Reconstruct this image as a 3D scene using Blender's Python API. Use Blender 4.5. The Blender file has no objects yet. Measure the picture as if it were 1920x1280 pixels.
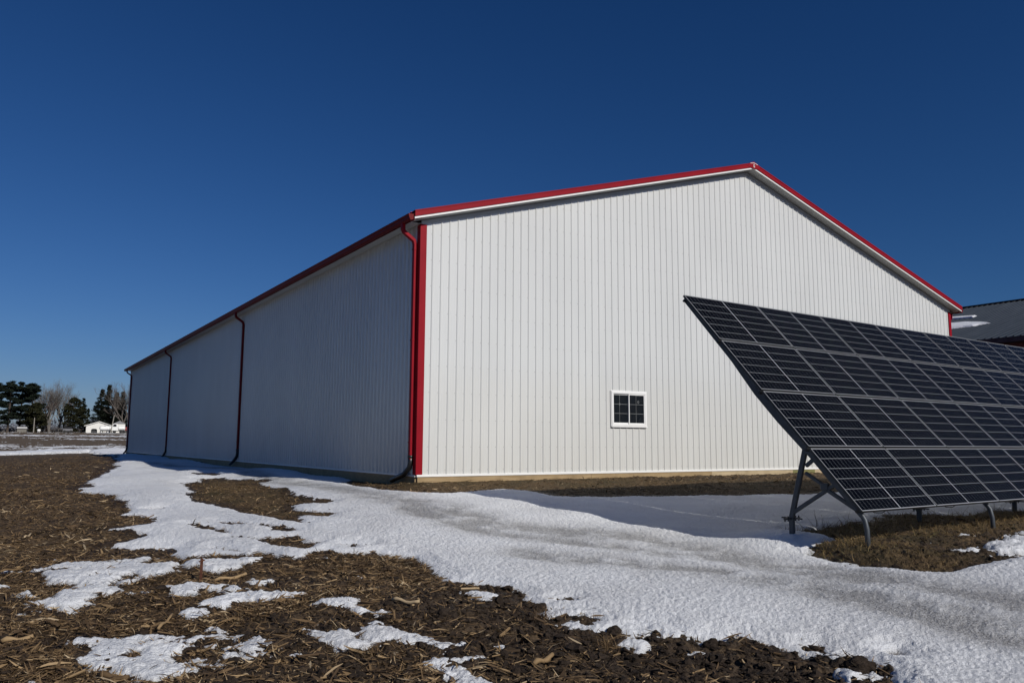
import bpy, bmesh, math, random
import numpy as np
from mathutils import Vector, Matrix

# ---------------------------------------------------------------- camera, sky, sun, exposure
sc = bpy.context.scene
col = sc.collection
FPX, PITCH, ROLL, YAW = 1503.118, 0.126279, 0.005464, 0.569026
CAM = np.array([-7.906217, -16.263182, 0.704432])
_F = np.array([math.sin(YAW)*math.cos(PITCH), math.cos(YAW)*math.cos(PITCH), math.sin(PITCH)])
_R = np.array([math.cos(YAW), -math.sin(YAW), 0.0])
_U = np.cross(_R, _F)
_R, _U = math.cos(ROLL)*_R+math.sin(ROLL)*_U, -math.sin(ROLL)*_R+math.cos(ROLL)*_U
cd = bpy.data.cameras.new('camera'); cam = bpy.data.objects.new('camera', cd); col.objects.link(cam)
cd.sensor_width = 36.0; cd.lens = FPX/1920*36; cd.clip_start = 0.1; cd.clip_end = 6000
M = Matrix(((_R[0], _U[0], -_F[0], CAM[0]), (_R[1], _U[1], -_F[1], CAM[1]), (_R[2], _U[2], -_F[2], CAM[2]), (0, 0, 0, 1)))
cam.matrix_world = M
sc.camera = cam

SUN_EL, SUN_AZ = math.radians(31.5), math.radians(-78.0)      # azimuth counter-clockwise from +x
SKY_STR, SUN_STR, EXPOSURE = 0.05, 4.2, -0.12
sd = Vector((math.cos(SUN_EL)*math.cos(SUN_AZ), math.cos(SUN_EL)*math.sin(SUN_AZ), math.sin(SUN_EL)))
w = bpy.data.worlds.new('World'); sc.world = w; w.use_nodes = True
wn = w.node_tree; bg = wn.nodes['Background']
sky = wn.nodes.new('ShaderNodeTexSky'); sky.sky_type = 'NISHITA'; sky.sun_disc = False
sky.sun_elevation = SUN_EL; sky.sun_rotation = math.pi/2-SUN_AZ
sky.altitude = 250; sky.air_density = 1.0; sky.dust_density = 0.4; sky.ozone_density = 3.0
# deep polarised winter blue: a contrast curve per channel on the physical sky
sep = wn.nodes.new('ShaderNodeSeparateColor'); cmb = wn.nodes.new('ShaderNodeCombineColor'); wn.links.new(sky.outputs[0], sep.inputs[0])
for ch, (gm, kk) in enumerate(((1.53, .956), (1.2, .84), (1.13, 1.215))):
    p1 = wn.nodes.new('ShaderNodeMath'); p1.operation = 'MULTIPLY'; p1.inputs[1].default_value = 0.05; wn.links.new(sep.outputs[ch], p1.inputs[0])
    p2 = wn.nodes.new('ShaderNodeMath'); p2.operation = 'POWER'; p2.inputs[1].default_value = gm; wn.links.new(p1.outputs[0], p2.inputs[0])
    p3 = wn.nodes.new('ShaderNodeMath'); p3.operation = 'MULTIPLY'; p3.inputs[1].default_value = kk*20; wn.links.new(p2.outputs[0], p3.inputs[0])
    wn.links.new(p3.outputs[0], cmb.inputs[ch])
wn.links.new(cmb.outputs[0], bg.inputs[0]); bg.inputs[1].default_value = SKY_STR
sl = bpy.data.lights.new('sun', 'SUN'); sl.energy = SUN_STR; sl.angle = math.radians(0.5); sl.color = (1.0, 0.955, 0.88)
so = bpy.data.objects.new('sun', sl); col.objects.link(so)
so.rotation_euler = sd.to_track_quat('Z', 'Y').to_euler(); so.location = (0, -30, 40)
sc.view_settings.view_transform = 'Standard'; sc.view_settings.look = 'None'
sc.view_settings.exposure = EXPOSURE; sc.view_settings.gamma = 1.0
sc.render.engine = 'CYCLES'
sc.cycles.use_denoising = True; sc.cycles.max_bounces = 6; sc.cycles.diffuse_bounces = 3; sc.cycles.glossy_bounces = 3

# ---------------------------------------------------------------- helpers
def tag(o, label=None, cat=None, group=None, kind=None):
    if label: o['label'] = label
    if cat: o['category'] = cat
    if group: o['group'] = group
    if kind: o['kind'] = kind
    return o
def empty(name, loc=(0, 0, 0), label=None, cat=None, group=None):
    o = bpy.data.objects.new(name, None); col.objects.link(o); o.location = loc
    o.empty_display_size = 0.3
    return tag(o, label, cat, group)
def link_mesh(name, me, mat, parent=None):
    o = bpy.data.objects.new(name, me); col.objects.link(o)
    for m in (mat if isinstance(mat, (list, tuple)) else [mat]): me.materials.append(m)
    if parent is not None:
        o.parent = parent
        o.matrix_parent_inverse = Matrix.Translation(-Vector(parent.location)) if parent.parent is None else Matrix.Identity(4)
    return o
class MB:
    """collects faces, then becomes one mesh object"""
    def __init__(s): s.v = []; s.f = []; s.smooth = False
    def add(s, vs, fs):
        b = len(s.v); s.v += [tuple(v) for v in vs]; s.f += [tuple(i+b for i in f) for f in fs]; return s
    def box(s, x0, x1, y0, y1, z0, z1):
        vs = [(x, y, z) for z in (z0, z1) for y in (y0, y1) for x in (x0, x1)]
        return s.add(vs, [(0, 2, 3, 1), (4, 5, 7, 6), (0, 1, 5, 4), (2, 6, 7, 3), (0, 4, 6, 2), (1, 3, 7, 5)])
    def obox(s, c, ax, ay, az, hx, hy, hz):
        c, ax, ay, az = map(np.array, (c, ax, ay, az))
        vs = [c+ax*hx*i+ay*hy*j+az*hz*k for k in (-1, 1) for j in (-1, 1) for i in (-1, 1)]
        return s.add(vs, [(0, 2, 3, 1), (4, 5, 7, 6), (0, 1, 5, 4), (2, 6, 7, 3), (0, 4, 6, 2), (1, 3, 7, 5)])
    def bar(s, a, b, wd, th=None, up=(0, 0, 1)):
        a = np.array(a, float); b = np.array(b, float); d = b-a; L = np.linalg.norm(d); d /= L
        u = np.array(up, float); x = np.cross(d, u)
        if np.linalg.norm(x) < 1e-4: x = np.cross(d, (1, 0, 0))
        x /= np.linalg.norm(x); y = np.cross(x, d)
        return s.obox((a+b)/2, d, x, y, L/2, wd/2, (th or wd)/2)
    def tube(s, pts, rads, n=8, cap=True):
        pts = [np.array(p, float) for p in pts]
        if not hasattr(rads, '__len__'): rads = [rads]*len(pts)
        vs = []; fs = []; px = None
        for i, p in enumerate(pts):
            d = pts[min(i+1, len(pts)-1)]-pts[max(i-1, 0)]; d = d/(np.linalg.norm(d)+1e-9)
            if px is None:
                px = np.cross(d, (0.31, 0.17, 0.93)); 
                if np.linalg.norm(px) < .05: px = np.cross(d, (1, 0, 0))
            px = px-d*(px@d); px /= np.linalg.norm(px); py = np.cross(d, px)
            for k in range(n):
                a = 2*math.pi*k/n; vs.append(p+(px*math.cos(a)+py*math.sin(a))*rads[i])
        for i in range(len(pts)-1):
            for k in range(n): fs.append((i*n+k, i*n+(k+1) % n, (i+1)*n+(k+1) % n, (i+1)*n+k))
        if cap: fs.append(tuple(range(n))[::-1]); fs.append(tuple((len(pts)-1)*n+k for k in range(n)))
        return s.add(vs, fs)
    def prism(s, prof, fn0, fn1):
        """profile swept between two maps of (u,v)->xyz"""
        n = len(prof); vs = [fn0(*p) for p in prof]+[fn1(*p) for p in prof]
        fs = [(k, (k+1) % n, n+(k+1) % n, n+k) for k in range(n)]+[tuple(range(n))[::-1], tuple(range(n, 2*n))]
        return s.add(vs, fs)
    def build(s, name, mat, parent=None, smooth=False, bevel=0):
        me = bpy.data.meshes.new(name); me.from_pydata(s.v, [], s.f); me.update()
        bm = bmesh.new(); bm.from_mesh(me); bmesh.ops.recalc_face_normals(bm, faces=bm.faces)
        if bevel: bmesh.ops.bevel(bm, geom=[e for e in bm.edges if e.calc_face_angle(0) > 0.6], offset=bevel, segments=1, affect='EDGES', clamp_overlap=True)
        bm.to_mesh(me); bm.free()
        if smooth: me.shade_smooth()
        return link_mesh(name, me, mat, parent)
def np_mesh(name, V, Q, mat, attrs=None, smooth=False, parent=None, tri=False):
    me = bpy.data.meshes.new(name); k = 3 if tri else 4
    me.vertices.add(len(V)); me.vertices.foreach_set('co', np.ascontiguousarray(V, dtype=np.float32).ravel())
    me.loops.add(len(Q)*k); me.loops.foreach_set('vertex_index', np.ascontiguousarray(Q, dtype=np.int32).ravel())
    me.polygons.add(len(Q)); me.polygons.foreach_set('loop_start', np.arange(0, len(Q)*k, k, dtype=np.int32))
    me.update(calc_edges=True)
    for an, av in (attrs or {}).items():
        a = me.attributes.new(an, 'FLOAT', 'POINT'); a.data.foreach_set('value', np.ascontiguousarray(av, dtype=np.float32))
    me.polygons.foreach_set('use_smooth', np.full(len(Q), smooth))
    return link_mesh(name, me, mat, parent)

class NT:
    def __init__(s, name):
        s.m = bpy.data.materials.new(name); s.m.use_nodes = True; s.t = s.m.node_tree
        s.b = s.t.nodes['Principled BSDF']; s.out = s.t.nodes['Material Output']
    def n(s, typ, ins=None, **props):
        nd = s.t.nodes.new('ShaderNode'+typ)
        for k, v in props.items(): setattr(nd, k, v)
        for k, v in (ins or {}).items(): s.set(nd.inputs[k], v)
        return nd
    def set(s, sock, v):
        if isinstance(v, bpy.types.NodeSocket): s.t.links.new(v, sock)
        elif isinstance(v, tuple) and len(v) == 3 and sock.type == 'RGBA': sock.default_value = (*v, 1)
        else: sock.default_value = v
    def math(s, op, a, b=0.0, c=0.0, clamp=False):
        nd = s.t.nodes.new('ShaderNodeMath'); nd.operation = op; nd.use_clamp = clamp
        s.set(nd.inputs[0], a); s.set(nd.inputs[1], b); s.set(nd.inputs[2], c); return nd.outputs[0]
    def mix(s, fac, a, b):
        nd = s.t.nodes.new('ShaderNodeMix'); nd.data_type = 'RGBA'
        s.set(nd.inputs[0], fac); s.set(nd.inputs[6], a); s.set(nd.inputs[7], b); return nd.outputs[2]
    def ramp(s, fac, stops):
        nd = s.t.nodes.new('ShaderNodeValToRGB'); s.set(nd.inputs[0], fac)
        cr = nd.color_ramp
        while len(cr.elements) < len(stops): cr.elements.new(0.5)
        for e, (p, c) in zip(cr.elements, stops): e.position = p; e.color = (*c, 1)
        return nd.outputs[0]
    def noise(s, vec, scale, detail=4, rough=0.55, dist=0.0):
        nd = s.n('TexNoise', {'Scale': scale, 'Detail': detail, 'Roughness': rough, 'Distortion': dist})
        if vec is not None: s.set(nd.inputs['Vector'], vec)
        return nd.outputs['Fac']
    def obj(s): return s.n('TexCoord').outputs['Object']
    def pos(s): return s.n('NewGeometry').outputs['Position']
    def mapped(s, vec, scale=(1, 1, 1), loc=(0, 0, 0)):
        nd = s.n('Mapping', {'Scale': scale, 'Location': loc}); s.set(nd.inputs['Vector'], vec); return nd.outputs[0]
    def bump(s, h, strength=0.3, dist=0.01):
        nd = s.n('Bump', {'Strength': strength, 'Distance': dist, 'Height': h}); s.set(s.b.inputs['Normal'], nd.outputs[0]); return nd
    def bsdf(s, color=None, rough=0.5, metal=0.0, spec=0.5):
        if color is not None: s.set(s.b.inputs['Base Color'], color)
        s.set(s.b.inputs['Roughness'], rough); s.set(s.b.inputs['Metallic'], metal)
        s.set(s.b.inputs['Specular IOR Level'], spec); return s.m
def simple(name, c, rough=0.5, metal=0.0, spec=0.5, var=0.12, scale=3.0, bump=0.0):
    t = NT(name); f = t.noise(t.pos(), scale, 5)
    g = t.ramp(f, [(0.3, tuple(x*(1-var) for x in c)), (0.7, tuple(min(1, x*(1+var)) for x in c))])
    if bump: t.bump(t.noise(t.pos(), scale*8, 3), bump, 0.01)
    return t.bsdf(g, rough, metal, spec)

# ---------------------------------------------------------------- numpy noise, terrain
def vnoise(x, y, seed=0):
    xi = np.floor(x).astype(np.int64); yi = np.floor(y).astype(np.int64); fx = x-xi; fy = y-yi
    fx = fx*fx*(3-2*fx); fy = fy*fy*(3-2*fy)
    def h(a, b):
        n = (a*374761393+b*668265263+seed*1442695041) & 0x7fffffff
        n = ((n ^ (n >> 13))*1274126177) & 0x7fffffff
        n = ((n ^ (n >> 16))*668265263) & 0x7fffffff
        return ((n ^ (n >> 15)) & 0xffff)/65535.0
    a = h(xi, yi); b = h(xi+1, yi); c = h(xi, yi+1); d = h(xi+1, yi+1)
    return (a+(b-a)*fx+(c-a)*fy+(a-b-c+d)*fx*fy)*2-1
def fbm(x, y, scale, octv=4, seed=0, gain=0.5):
    s = 0; a = 1.0; tot = 0; x = x/scale; y = y/scale
    for o in range(octv):
        s = s+a*vnoise(x, y, seed+o*17); tot += a; a *= gain; x, y = x*1.63+y*1.15, y*1.63-x*1.15
    return s/tot
CTRL = np.array([(0, 0, -.21), (3, 0, -.18), (8, 0, -.17), (14, 0, -.17), (22, 0, -.16), (0, -1.0, -.26), (.2, -1.9, -.30), (4, -2.2, -.29), (9, -2.5, -.28), (16, -3, -.28),
 (.6, -6.8, -.62), (.2, -8.0, -.72), (.75, -9.3, -.80), (.3, -10, -.80), (.0, -9.0, -.76), (-.3, -6.8, -.62), (1.35, -10.1, -.48), (1.3, -9.0, -.48), (4.5, -9.9, -.48), (4.5, -8.8, -.48), (8, -9.7, -.47), (12, -9, -.46), (18, -9, -.45), (5, -6, -.42), (10, -6, -.40),
 (.3, -5.0, -.48), (.2, -3.4, -.36), (-.8, -3.5, -.36), (-1.2, -1.5, -.30), (-.7, .5, -.27), (-.5, 5, -.26), (-.6, 10, -.22), (-.5, 15.5, -.32), (-.6, 24, -.2), (-.6, 33, -.15), (-.6, 46, -.13), (-2.4, 15, -.36), (-2, 24, -.24), (-2.5, 46, -.18),
 (-2.2, 4, -.34), (-4.5, 6, -.48), (-6, 15, -.55), (-9, 30, -.6), (-4, 30, -.42), (-3, 48, -.3), (-14, 45, -.7), (-30, 60, -.75), (-12, 15, -.68), (-20, 5, -.8), (-16, 25, -.72),
 (-3, -4, -.48), (-5, -2, -.56), (-4, -9, -.68), (-2, -10.5, -.7), (0, -11.5, -.68), (2.5, -11.4, -.6), (5, -11.5, -.6), (9, -12, -.6), (15, -12, -.6),
 (-8, -16, -.92), (-8, -10, -.88), (-12, -12, -.9), (-6, -12.5, -.86), (-3.5, -12.8, -.82), (-2, -14, -.84), (2, -15, -.82), (6, -15, -.8), (-10, -4, -.84), (-15, -4, -.86), (-20, -14, -.92), (-7, -5, -.78), (0, -18, -.88), (-10, -22, -.95), (12, -20, -.85),
 (11, 20, -.15), (11, 40, -.12), (26, 5, -.25), (26, 30, -.2), (40, 0, -.3), (42, 30, -.3), (30, -10, -.5)])
def base_h(x, y):
    x = np.asarray(x, float); y = np.asarray(y, float); num = np.zeros(x.shape); den = np.zeros(x.shape)
    for cx, cy, cz in CTRL:
        d2 = (x-cx)**2+(y-cy)**2; ww = 1.0/(d2+0.35+0.0*d2)**1.8; num += ww*cz; den += ww
    h = num/den
    wb = np.exp(-(np.minimum(y, 0)/.42)**2-(np.maximum(y, 0)/.8)**2-(np.minimum(x, 0)/.35)**2-(np.maximum(x-22.1, 0)/.4)**2); h = h*(1-wb)-.158*wb
    r = np.hypot(x-CAM[0], y-CAM[1])
    s = np.clip((r-55)/40, 0, 1); s = s*s*(3-2*s); h = h*(1-s)-0.72*s
    t = np.clip((r-88)/165, 0, 1); h = h+3.75*t**1.15
    t2 = np.clip((r-262)/500, 0, 1); h = h-6.0*t2
    return h
def ray(u, v):
    return _F+_R*((u-960)/FPX)+_U*((640-v)/FPX)
def on_ground(u, v, zadd=0.0):
    d = ray(u, v); z = -0.6
    for _ in range(14):
        k = (z-CAM[2])/min(d[2], -1e-4); k = min(max(k, 1), 240/np.hypot(d[0], d[1])); q = CAM+d*k
        z = 0.4*z+0.6*(float(base_h(q[0], q[1]))+zadd)
    k = (z-CAM[2])/min(d[2], -1e-4); k = min(max(k, 1), 240/np.hypot(d[0], d[1])); q = CAM+d*k
    return (q[0], q[1])
def at_dist(u, D):
    """point on the ground D metres away in the direction of column u"""
    d = ray(u, 825); d = d/np.hypot(d[0], d[1]); x, y = CAM[0]+d[0]*D, CAM[1]+d[1]*D
    return np.array([x, y, float(base_h(x, y))])

# outlines (photo coordinates, turned into ground outlines in metres)
SNOW = [
 [(180,848),(174,849.5),(205,853),(228,859),(235,864),(214,879),(202,886),(185,895),(169,909),(147,921),(172,924),(223,928),(237,942),(248,955),(225,966),(262,968),(295,975),(285,984),(208,992),(255,997),(271,1005),(240,1014),(201,1021),(252,1028),(323,1028),(329,1036),(320,1039),(352,1046),(395,1041),(467,1039),(481,1032),(503,1036),(521,1046),(575,1048),(571,1036),(607,1032),(640,1037),(707,1038),(740,1042),(780,1047),(800,1063),(827,1080),(837,1090),(873,1092),(923,1097),(957,1105),(977,1117),(990,1127),(1003,1137),(1033,1143),(1067,1147),(1113,1153),(1150,1157),(1173,1163),(1230,1175),(1260,1190),(1280,1200),(1330,1203),(1380,1203),(1420,1213),(1480,1227),(1537,1237),(1563,1247),(1587,1243),(1600,1233),(1627,1237),(1640,1250),(1677,1263),(1680,1277),(1697,1295),(1800,1340),(2300,1400),(2600,1300),(2500,1020),(1917,1048),(1860,1057),(1827,1067),(1780,1078),(1730,1077),(1680,1070),(1613,1062),(1563,1052),(1497,1038),(1500,1032),(1533,1020),(1570,1012),(1553,1007),(1513,1003),(1460,998),(1513,992),(1563,983),(1613,977),(1663,963),(1813,965),(1867,957),(1920,957),(2300,950),(2300,925),(1587,923),(1513,928),(1413,930),(1280,932),(1140,932),(1040,930),(990,922),(940,919),(890,922),(847,925),(817,925),(773,923),(750,921),(707,917),(673,913),(647,907),(642,904),(660,900),(693,898),(727,895),(713,891),(680,890),(630,886),(580,878),(547,877),(480,873),(430,872),(388,868),(363,863),(313,853.5),(242,846.5),(215,842.5)],
 [(1033,1143),(1000,1160),(1033,1175),(1107,1188),(1150,1193),(1167,1210),(1200,1220),(1233,1200),(1275,1199),(1280,1190),(1230,1172),(1150,1150)],
 [(70,1070),(119,1057),(201,1052),(273,1046),(250,1058),(313,1061),(323,1072),(313,1077),(266,1086),(223,1104),(205,1111),(158,1122),(151,1138),(104,1136),(95,1129),(126,1107),(158,1097),(97,1089)],
 [(359,1057),(406,1054),(492,1048),(467,1059),(431,1068),(385,1072)],
 [(305,1102),(359,1098),(431,1100),(481,1104),(449,1109),(377,1107),(341,1120),(309,1109)],
 [(474,1088),(507,1091),(499,1100),(470,1097)],
 [(377,1131),(435,1115),(467,1113),(571,1115),(539,1124),(503,1129),(449,1129),(424,1136),(381,1136)],
 [(589,1129),(640,1119),(677,1123),(660,1133),(667,1143),(713,1147),(683,1155),(660,1150),(640,1138),(600,1136)],
 [(338,1147),(367,1142),(417,1154),(359,1161)],
 [(151,1201),(201,1199),(273,1194),(359,1196),(431,1190),(499,1187),(496,1197),(510,1210),(478,1219),(424,1219),(377,1215),(352,1217),(320,1233),(323,1248),(367,1257),(352,1264),(305,1269),(280,1276),(266,1266),(230,1258),(216,1246),(180,1255),(147,1248),(155,1233),(180,1215)],
 [(539,1179),(582,1181),(640,1184),(677,1207),(650,1215),(611,1208),(579,1190)],
 [(680,1168),(707,1165),(743,1175),(750,1187),(807,1193),(827,1207),(873,1207),(880,1220),(920,1230),(900,1237),(870,1243),(880,1260),(920,1277),(925,1310),(850,1310),(857,1280),(827,1263),(797,1250),(750,1248),(800,1233),(820,1220),(793,1208),(753,1200),(717,1203),(683,1193)],
 [(873,1110),(917,1108),(930,1117),(947,1128),(900,1128)],
 [(399,1176),(431,1183),(410,1187),(392,1181)],
 [(1573,1265),(1607,1270),(1605,1295),(1580,1290)],
 [(1863,1022),(1897,1013),(1925,1010),(2100,1005),(2200,1030),(1930,1033),(1873,1038)],
 [(-500,860),(-200,856),(0,853),(60,851.5),(174,848),(242,843),(244,831),(222,829),(215,836),(195,839),(180,834),(165,838),(90,842),(0,847),(-400,846)],
]
BARE = [
 [(340,906),(374,903),(370,897),(406,895),(430,898),(496,901),(485,906),(514,915),(561,926),(589,935),(632,937),(611,944),(546,948),(575,957),(636,964),(611,971),(561,967),(571,983),(539,978),(478,967),(431,953),(367,939),(345,915)],
 [(366,886.5),(413,888),(405,891),(370,889)],
 [(352,985),(388,987),(437,1001),(395,996)],
 [(402,978),(440,981),(471,985),(440,986)],
 [(489,985),(510,985),(543,996),(515,993)],
 [(431,1007),(514,1010),(550,1010),(575,1016),(600,1016),(571,1028),(517,1021),(480,1013)],
 [(399,1030),(435,1032),(467,1036),(430,1036)],
 [(262,954),(302,952),(290,956)],
 [(1660,1227),(1683,1220),(1703,1228),(1680,1233)],
 [(1043,1127),(1070,1123),(1068,1128)],
 [(1137,1186),(1150,1179),(1170,1182),(1165,1190)],
 [(1090,1172),(1110,1169),(1112,1176)],
 [(1203,1180),(1218,1179),(1216,1184)],
 [(1227,1192),(1238,1190),(1237,1195)],
 [(1513,1222),(1530,1219),(1535,1226)],
 [(226,1235),(244,1221),(277,1221),(266,1231)],
 [(284,1217),(309,1201),(356,1197),(341,1210)],
 [(183,1072),(205,1063),(243,1062),(235,1067),(205,1074)],
 [(232,1079),(250,1074),(262,1082),(255,1090),(238,1092),(205,1100),(197,1098),(220,1086)],
 [(150,1082),(190,1080),(176,1086),(150,1087)],
 [(640,1020),(690,1024),(660,1027)],
 [(1280,899),(2400,880),(2400,921),(1587,922),(1280,931),(1140,931),(1040,929),(990,921),(940,918),(890,921),(847,924),(760,920),(700,905),(780,900)],
]
TURF = [BARE[0], BARE[-1], [(1440,1000),(1520,975),(1663,958),(2300,945),(2400,1040),(1917,1045),(1780,1085),(1613,1068),(1480,1040)],
        [(640,896),(727,890),(760,900),(1000,905),(1000,925),(640,912)]]
DIRT = [(0.30, [(560,905),(620,918),(680,928),(740,936)]), (0.35, [(765,948),(800,968),(845,988),(905,1000),(1000,1016),(1120,1030),(1260,1050)]),
        (0.30, [(1440,1068),(1540,1073),(1640,1088)]), (0.5, [(1000,1045),(1160,1062),(1300,1075),(1500,1105),(1700,1150),(1960,1215)]), (0.6, [(900,985),(1250,1025),(1600,1090),(1960,1150)]), (0.5, [(290,870),(420,880),(520,905),(700,930),(900,975)])]
def world_poly(P): return np.array([on_ground(u, v) for u, v in P])
def signed(px, py, poly):
    """signed distance (positive inside) of points to a polygon"""
    n = len(poly); d2 = np.full(px.shape, 1e9); ins = np.zeros(px.shape, bool)
    for i in range(n):
        ax, ay = poly[i]; bx, by = poly[(i+1) % n]; ex, ey = bx-ax, by-ay; L = ex*ex+ey*ey+1e-12
        t = np.clip(((px-ax)*ex+(py-ay)*ey)/L, 0, 1); d2 = np.minimum(d2, (px-ax-t*ex)**2+(py-ay-t*ey)**2)
        c = ((ay > py) != (by > py)); xx = ax+(py-ay)*ex/(ey if abs(ey) > 1e-12 else 1e-12); ins ^= c & (px < xx)
    return np.where(ins, 1, -1)*np.sqrt(d2)
def poly_field(px, py, polys, far=-9.0):
    out = np.full(px.shape, far)
    for P in polys:
        m = 3.0+0.05*np.hypot(P[:, 0].mean()-CAM[0], P[:, 1].mean()-CAM[1])
        s = (px > P[:, 0].min()-m) & (px < P[:, 0].max()+m) & (py > P[:, 1].min()-m) & (py < P[:, 1].max()+m)
        if s.any(): out[s] = np.maximum(out[s], signed(px[s], py[s], P))
    return out
W_SNOW = [world_poly(P) for P in SNOW]; W_BARE = [world_poly(P) for P in BARE]; W_TURF = [world_poly(P) for P in TURF]
W_DIRT = [(wd, world_poly(P)) for wd, P in DIRT]
def fields(x, y, fine=True):
    """snow (about -1..1), turf 0..1, dirt 0..1 on the ground at x, y"""
    r = np.hypot(x-CAM[0], y-CAM[1]); s = poly_field(x, y, [W_SNOW[0], W_SNOW[-1]]); s2 = poly_field(x, y, W_SNOW[1:-1]); b = poly_field(x, y, W_BARE)
    s = np.minimum(s, -b); s2 = np.minimum(s2, -b)
    wid = 0.03+0.006*r
    nz = fbm(x, y, 0.55, 4, 5)*0.7+fbm(x, y, 2.4, 2, 9)*0.35
    nf = fbm(x, y, 0.14, 4, 15, .7)
    ux, uy = x*_R[0]+y*_R[1], x*_R[1]-y*_R[0]
    sk = fbm(ux/2.6, uy, .20, 4, 81, .65)
    sn = np.maximum(s/wid+nz*1.15+.35+nf*.6+sk*.5, np.minimum(s2/wid, .62)+nz*.5+nf*1.5+sk*1.8+.40)
    sn = np.maximum(sn, np.where(s2 > -1.3, 3.1*sk+1.1*nf-.92-np.abs(np.minimum(s2, 0))*1.3, -3))
    # far field: thin drifted streaks
    ang = YAW; lx = x*math.cos(ang)-y*math.sin(ang); ly = x*math.sin(ang)+y*math.cos(ang)
    st = fbm(lx/2.2, ly, 1.3, 5, 31, .85)*4.2+fbm(lx/4, ly, 9, 2, 33)*1.7-0.55
    k = np.clip((r-100)/14, 0, 1); sn = sn*(1-k)+np.maximum(st, -2)*k
    # around the back and the right, out of the outlines
    turf = np.clip(poly_field(x, y, W_TURF)/0.25+0.5+fbm(x, y, .5, 3, 3)*.8, 0, 1)
    dirt = np.zeros(x.shape)
    for wd, P in W_DIRT:
        d2 = np.full(x.shape, 1e9)
        for (ax, ay), (bx, by) in zip(P[:-1], P[1:]):
            ex, ey = bx-ax, by-ay; t = np.clip(((x-ax)*ex+(y-ay)*ey)/(ex*ex+ey*ey), 0, 1); d2 = np.minimum(d2, (x-ax-t*ex)**2+(y-ay-t*ey)**2)
        dirt = np.maximum(dirt, np.exp(-d2/(2*(wd*.62)**2)))
    dirt = np.clip(dirt*(.85+fbm(x, y, .35, 4, 19, .7)*1.1), 0, 1)
    return np.clip(sn, -8, 3), turf, dirt, r
def rough_h(x, y, r, turf, snowm):
    a = fbm(x, y, 0.34, 5, 41, .6); a = np.abs(a)*1.4-0.25+fbm(x, y, 0.08, 3, 47, .65)*0.55
    b = fbm(x, y, 1.5, 3, 49)
    rich = np.clip((x+4.2+.8*fbm(x, y, 1.6, 2, 95))/.8, 0, 1)*np.clip((-9.5-y)/.8, 0, 1)
    a = a*(1+.7*rich)+rich*(np.abs(fbm(x+3, y, .15, 3, 43))*1.1-.3)
    amp = 0.045*np.clip(1.4-r/90, .15, 1)*(1-.35*turf)
    return ((a-.12)*amp+b*0.030*(1-.6*turf))*(1-.75*snowm)

# ---------------------------------------------------------------- ground and snow (polar sheets centred under the camera)
TH0 = math.atan2(_F[1], _F[0])
th = np.concatenate([np.linspace(-math.pi, -0.72, 40, endpoint=False), np.linspace(-0.72, 0.72, 1250, endpoint=False), np.linspace(0.72, math.pi, 41)])
rr = np.concatenate([np.geomspace(0.6, 4.2, 30, endpoint=False), np.geomspace(4.2, 130, 900, endpoint=False), np.geomspace(130, 300, 220, endpoint=False), np.geomspace(300, 2600, 24)])
RR, TT = np.meshgrid(rr, th, indexing='ij')
GX = CAM[0]+RR*np.cos(TH0+TT); GY = CAM[1]+RR*np.sin(TH0+TT)
sh = GX.shape; gx = GX.ravel(); gy = GY.ravel()
sn, turf, dirt, gr = fields(gx, gy)
bh = base_h(gx, gy)
sm = np.clip(sn*.5+.5, 0, 1)
gz = bh+rough_h(gx, gy, gr, turf, np.clip(sn-0.6, 0, 1))
gz = np.where((gx > .15) & (gy > .15) & (gx < 21.9) & (gy < 46.5), np.minimum(gz, -.3), gz)
nr, nt = sh; idx = np.arange(nr*nt).reshape(sh)
Q = np.stack([idx[:-1, :-1], idx[1:, :-1], idx[1:, 1:], idx[:-1, 1:]], -1).reshape(-1, 4)
# inner disc closes the sheet under the camera: collapse the first ring
gxc, gyc, gzc = gx.copy(), gy.copy(), gz.copy()
gxc[:nt] = CAM[0]; gyc[:nt] = CAM[1]; gzc[:nt] = -0.92

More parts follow.
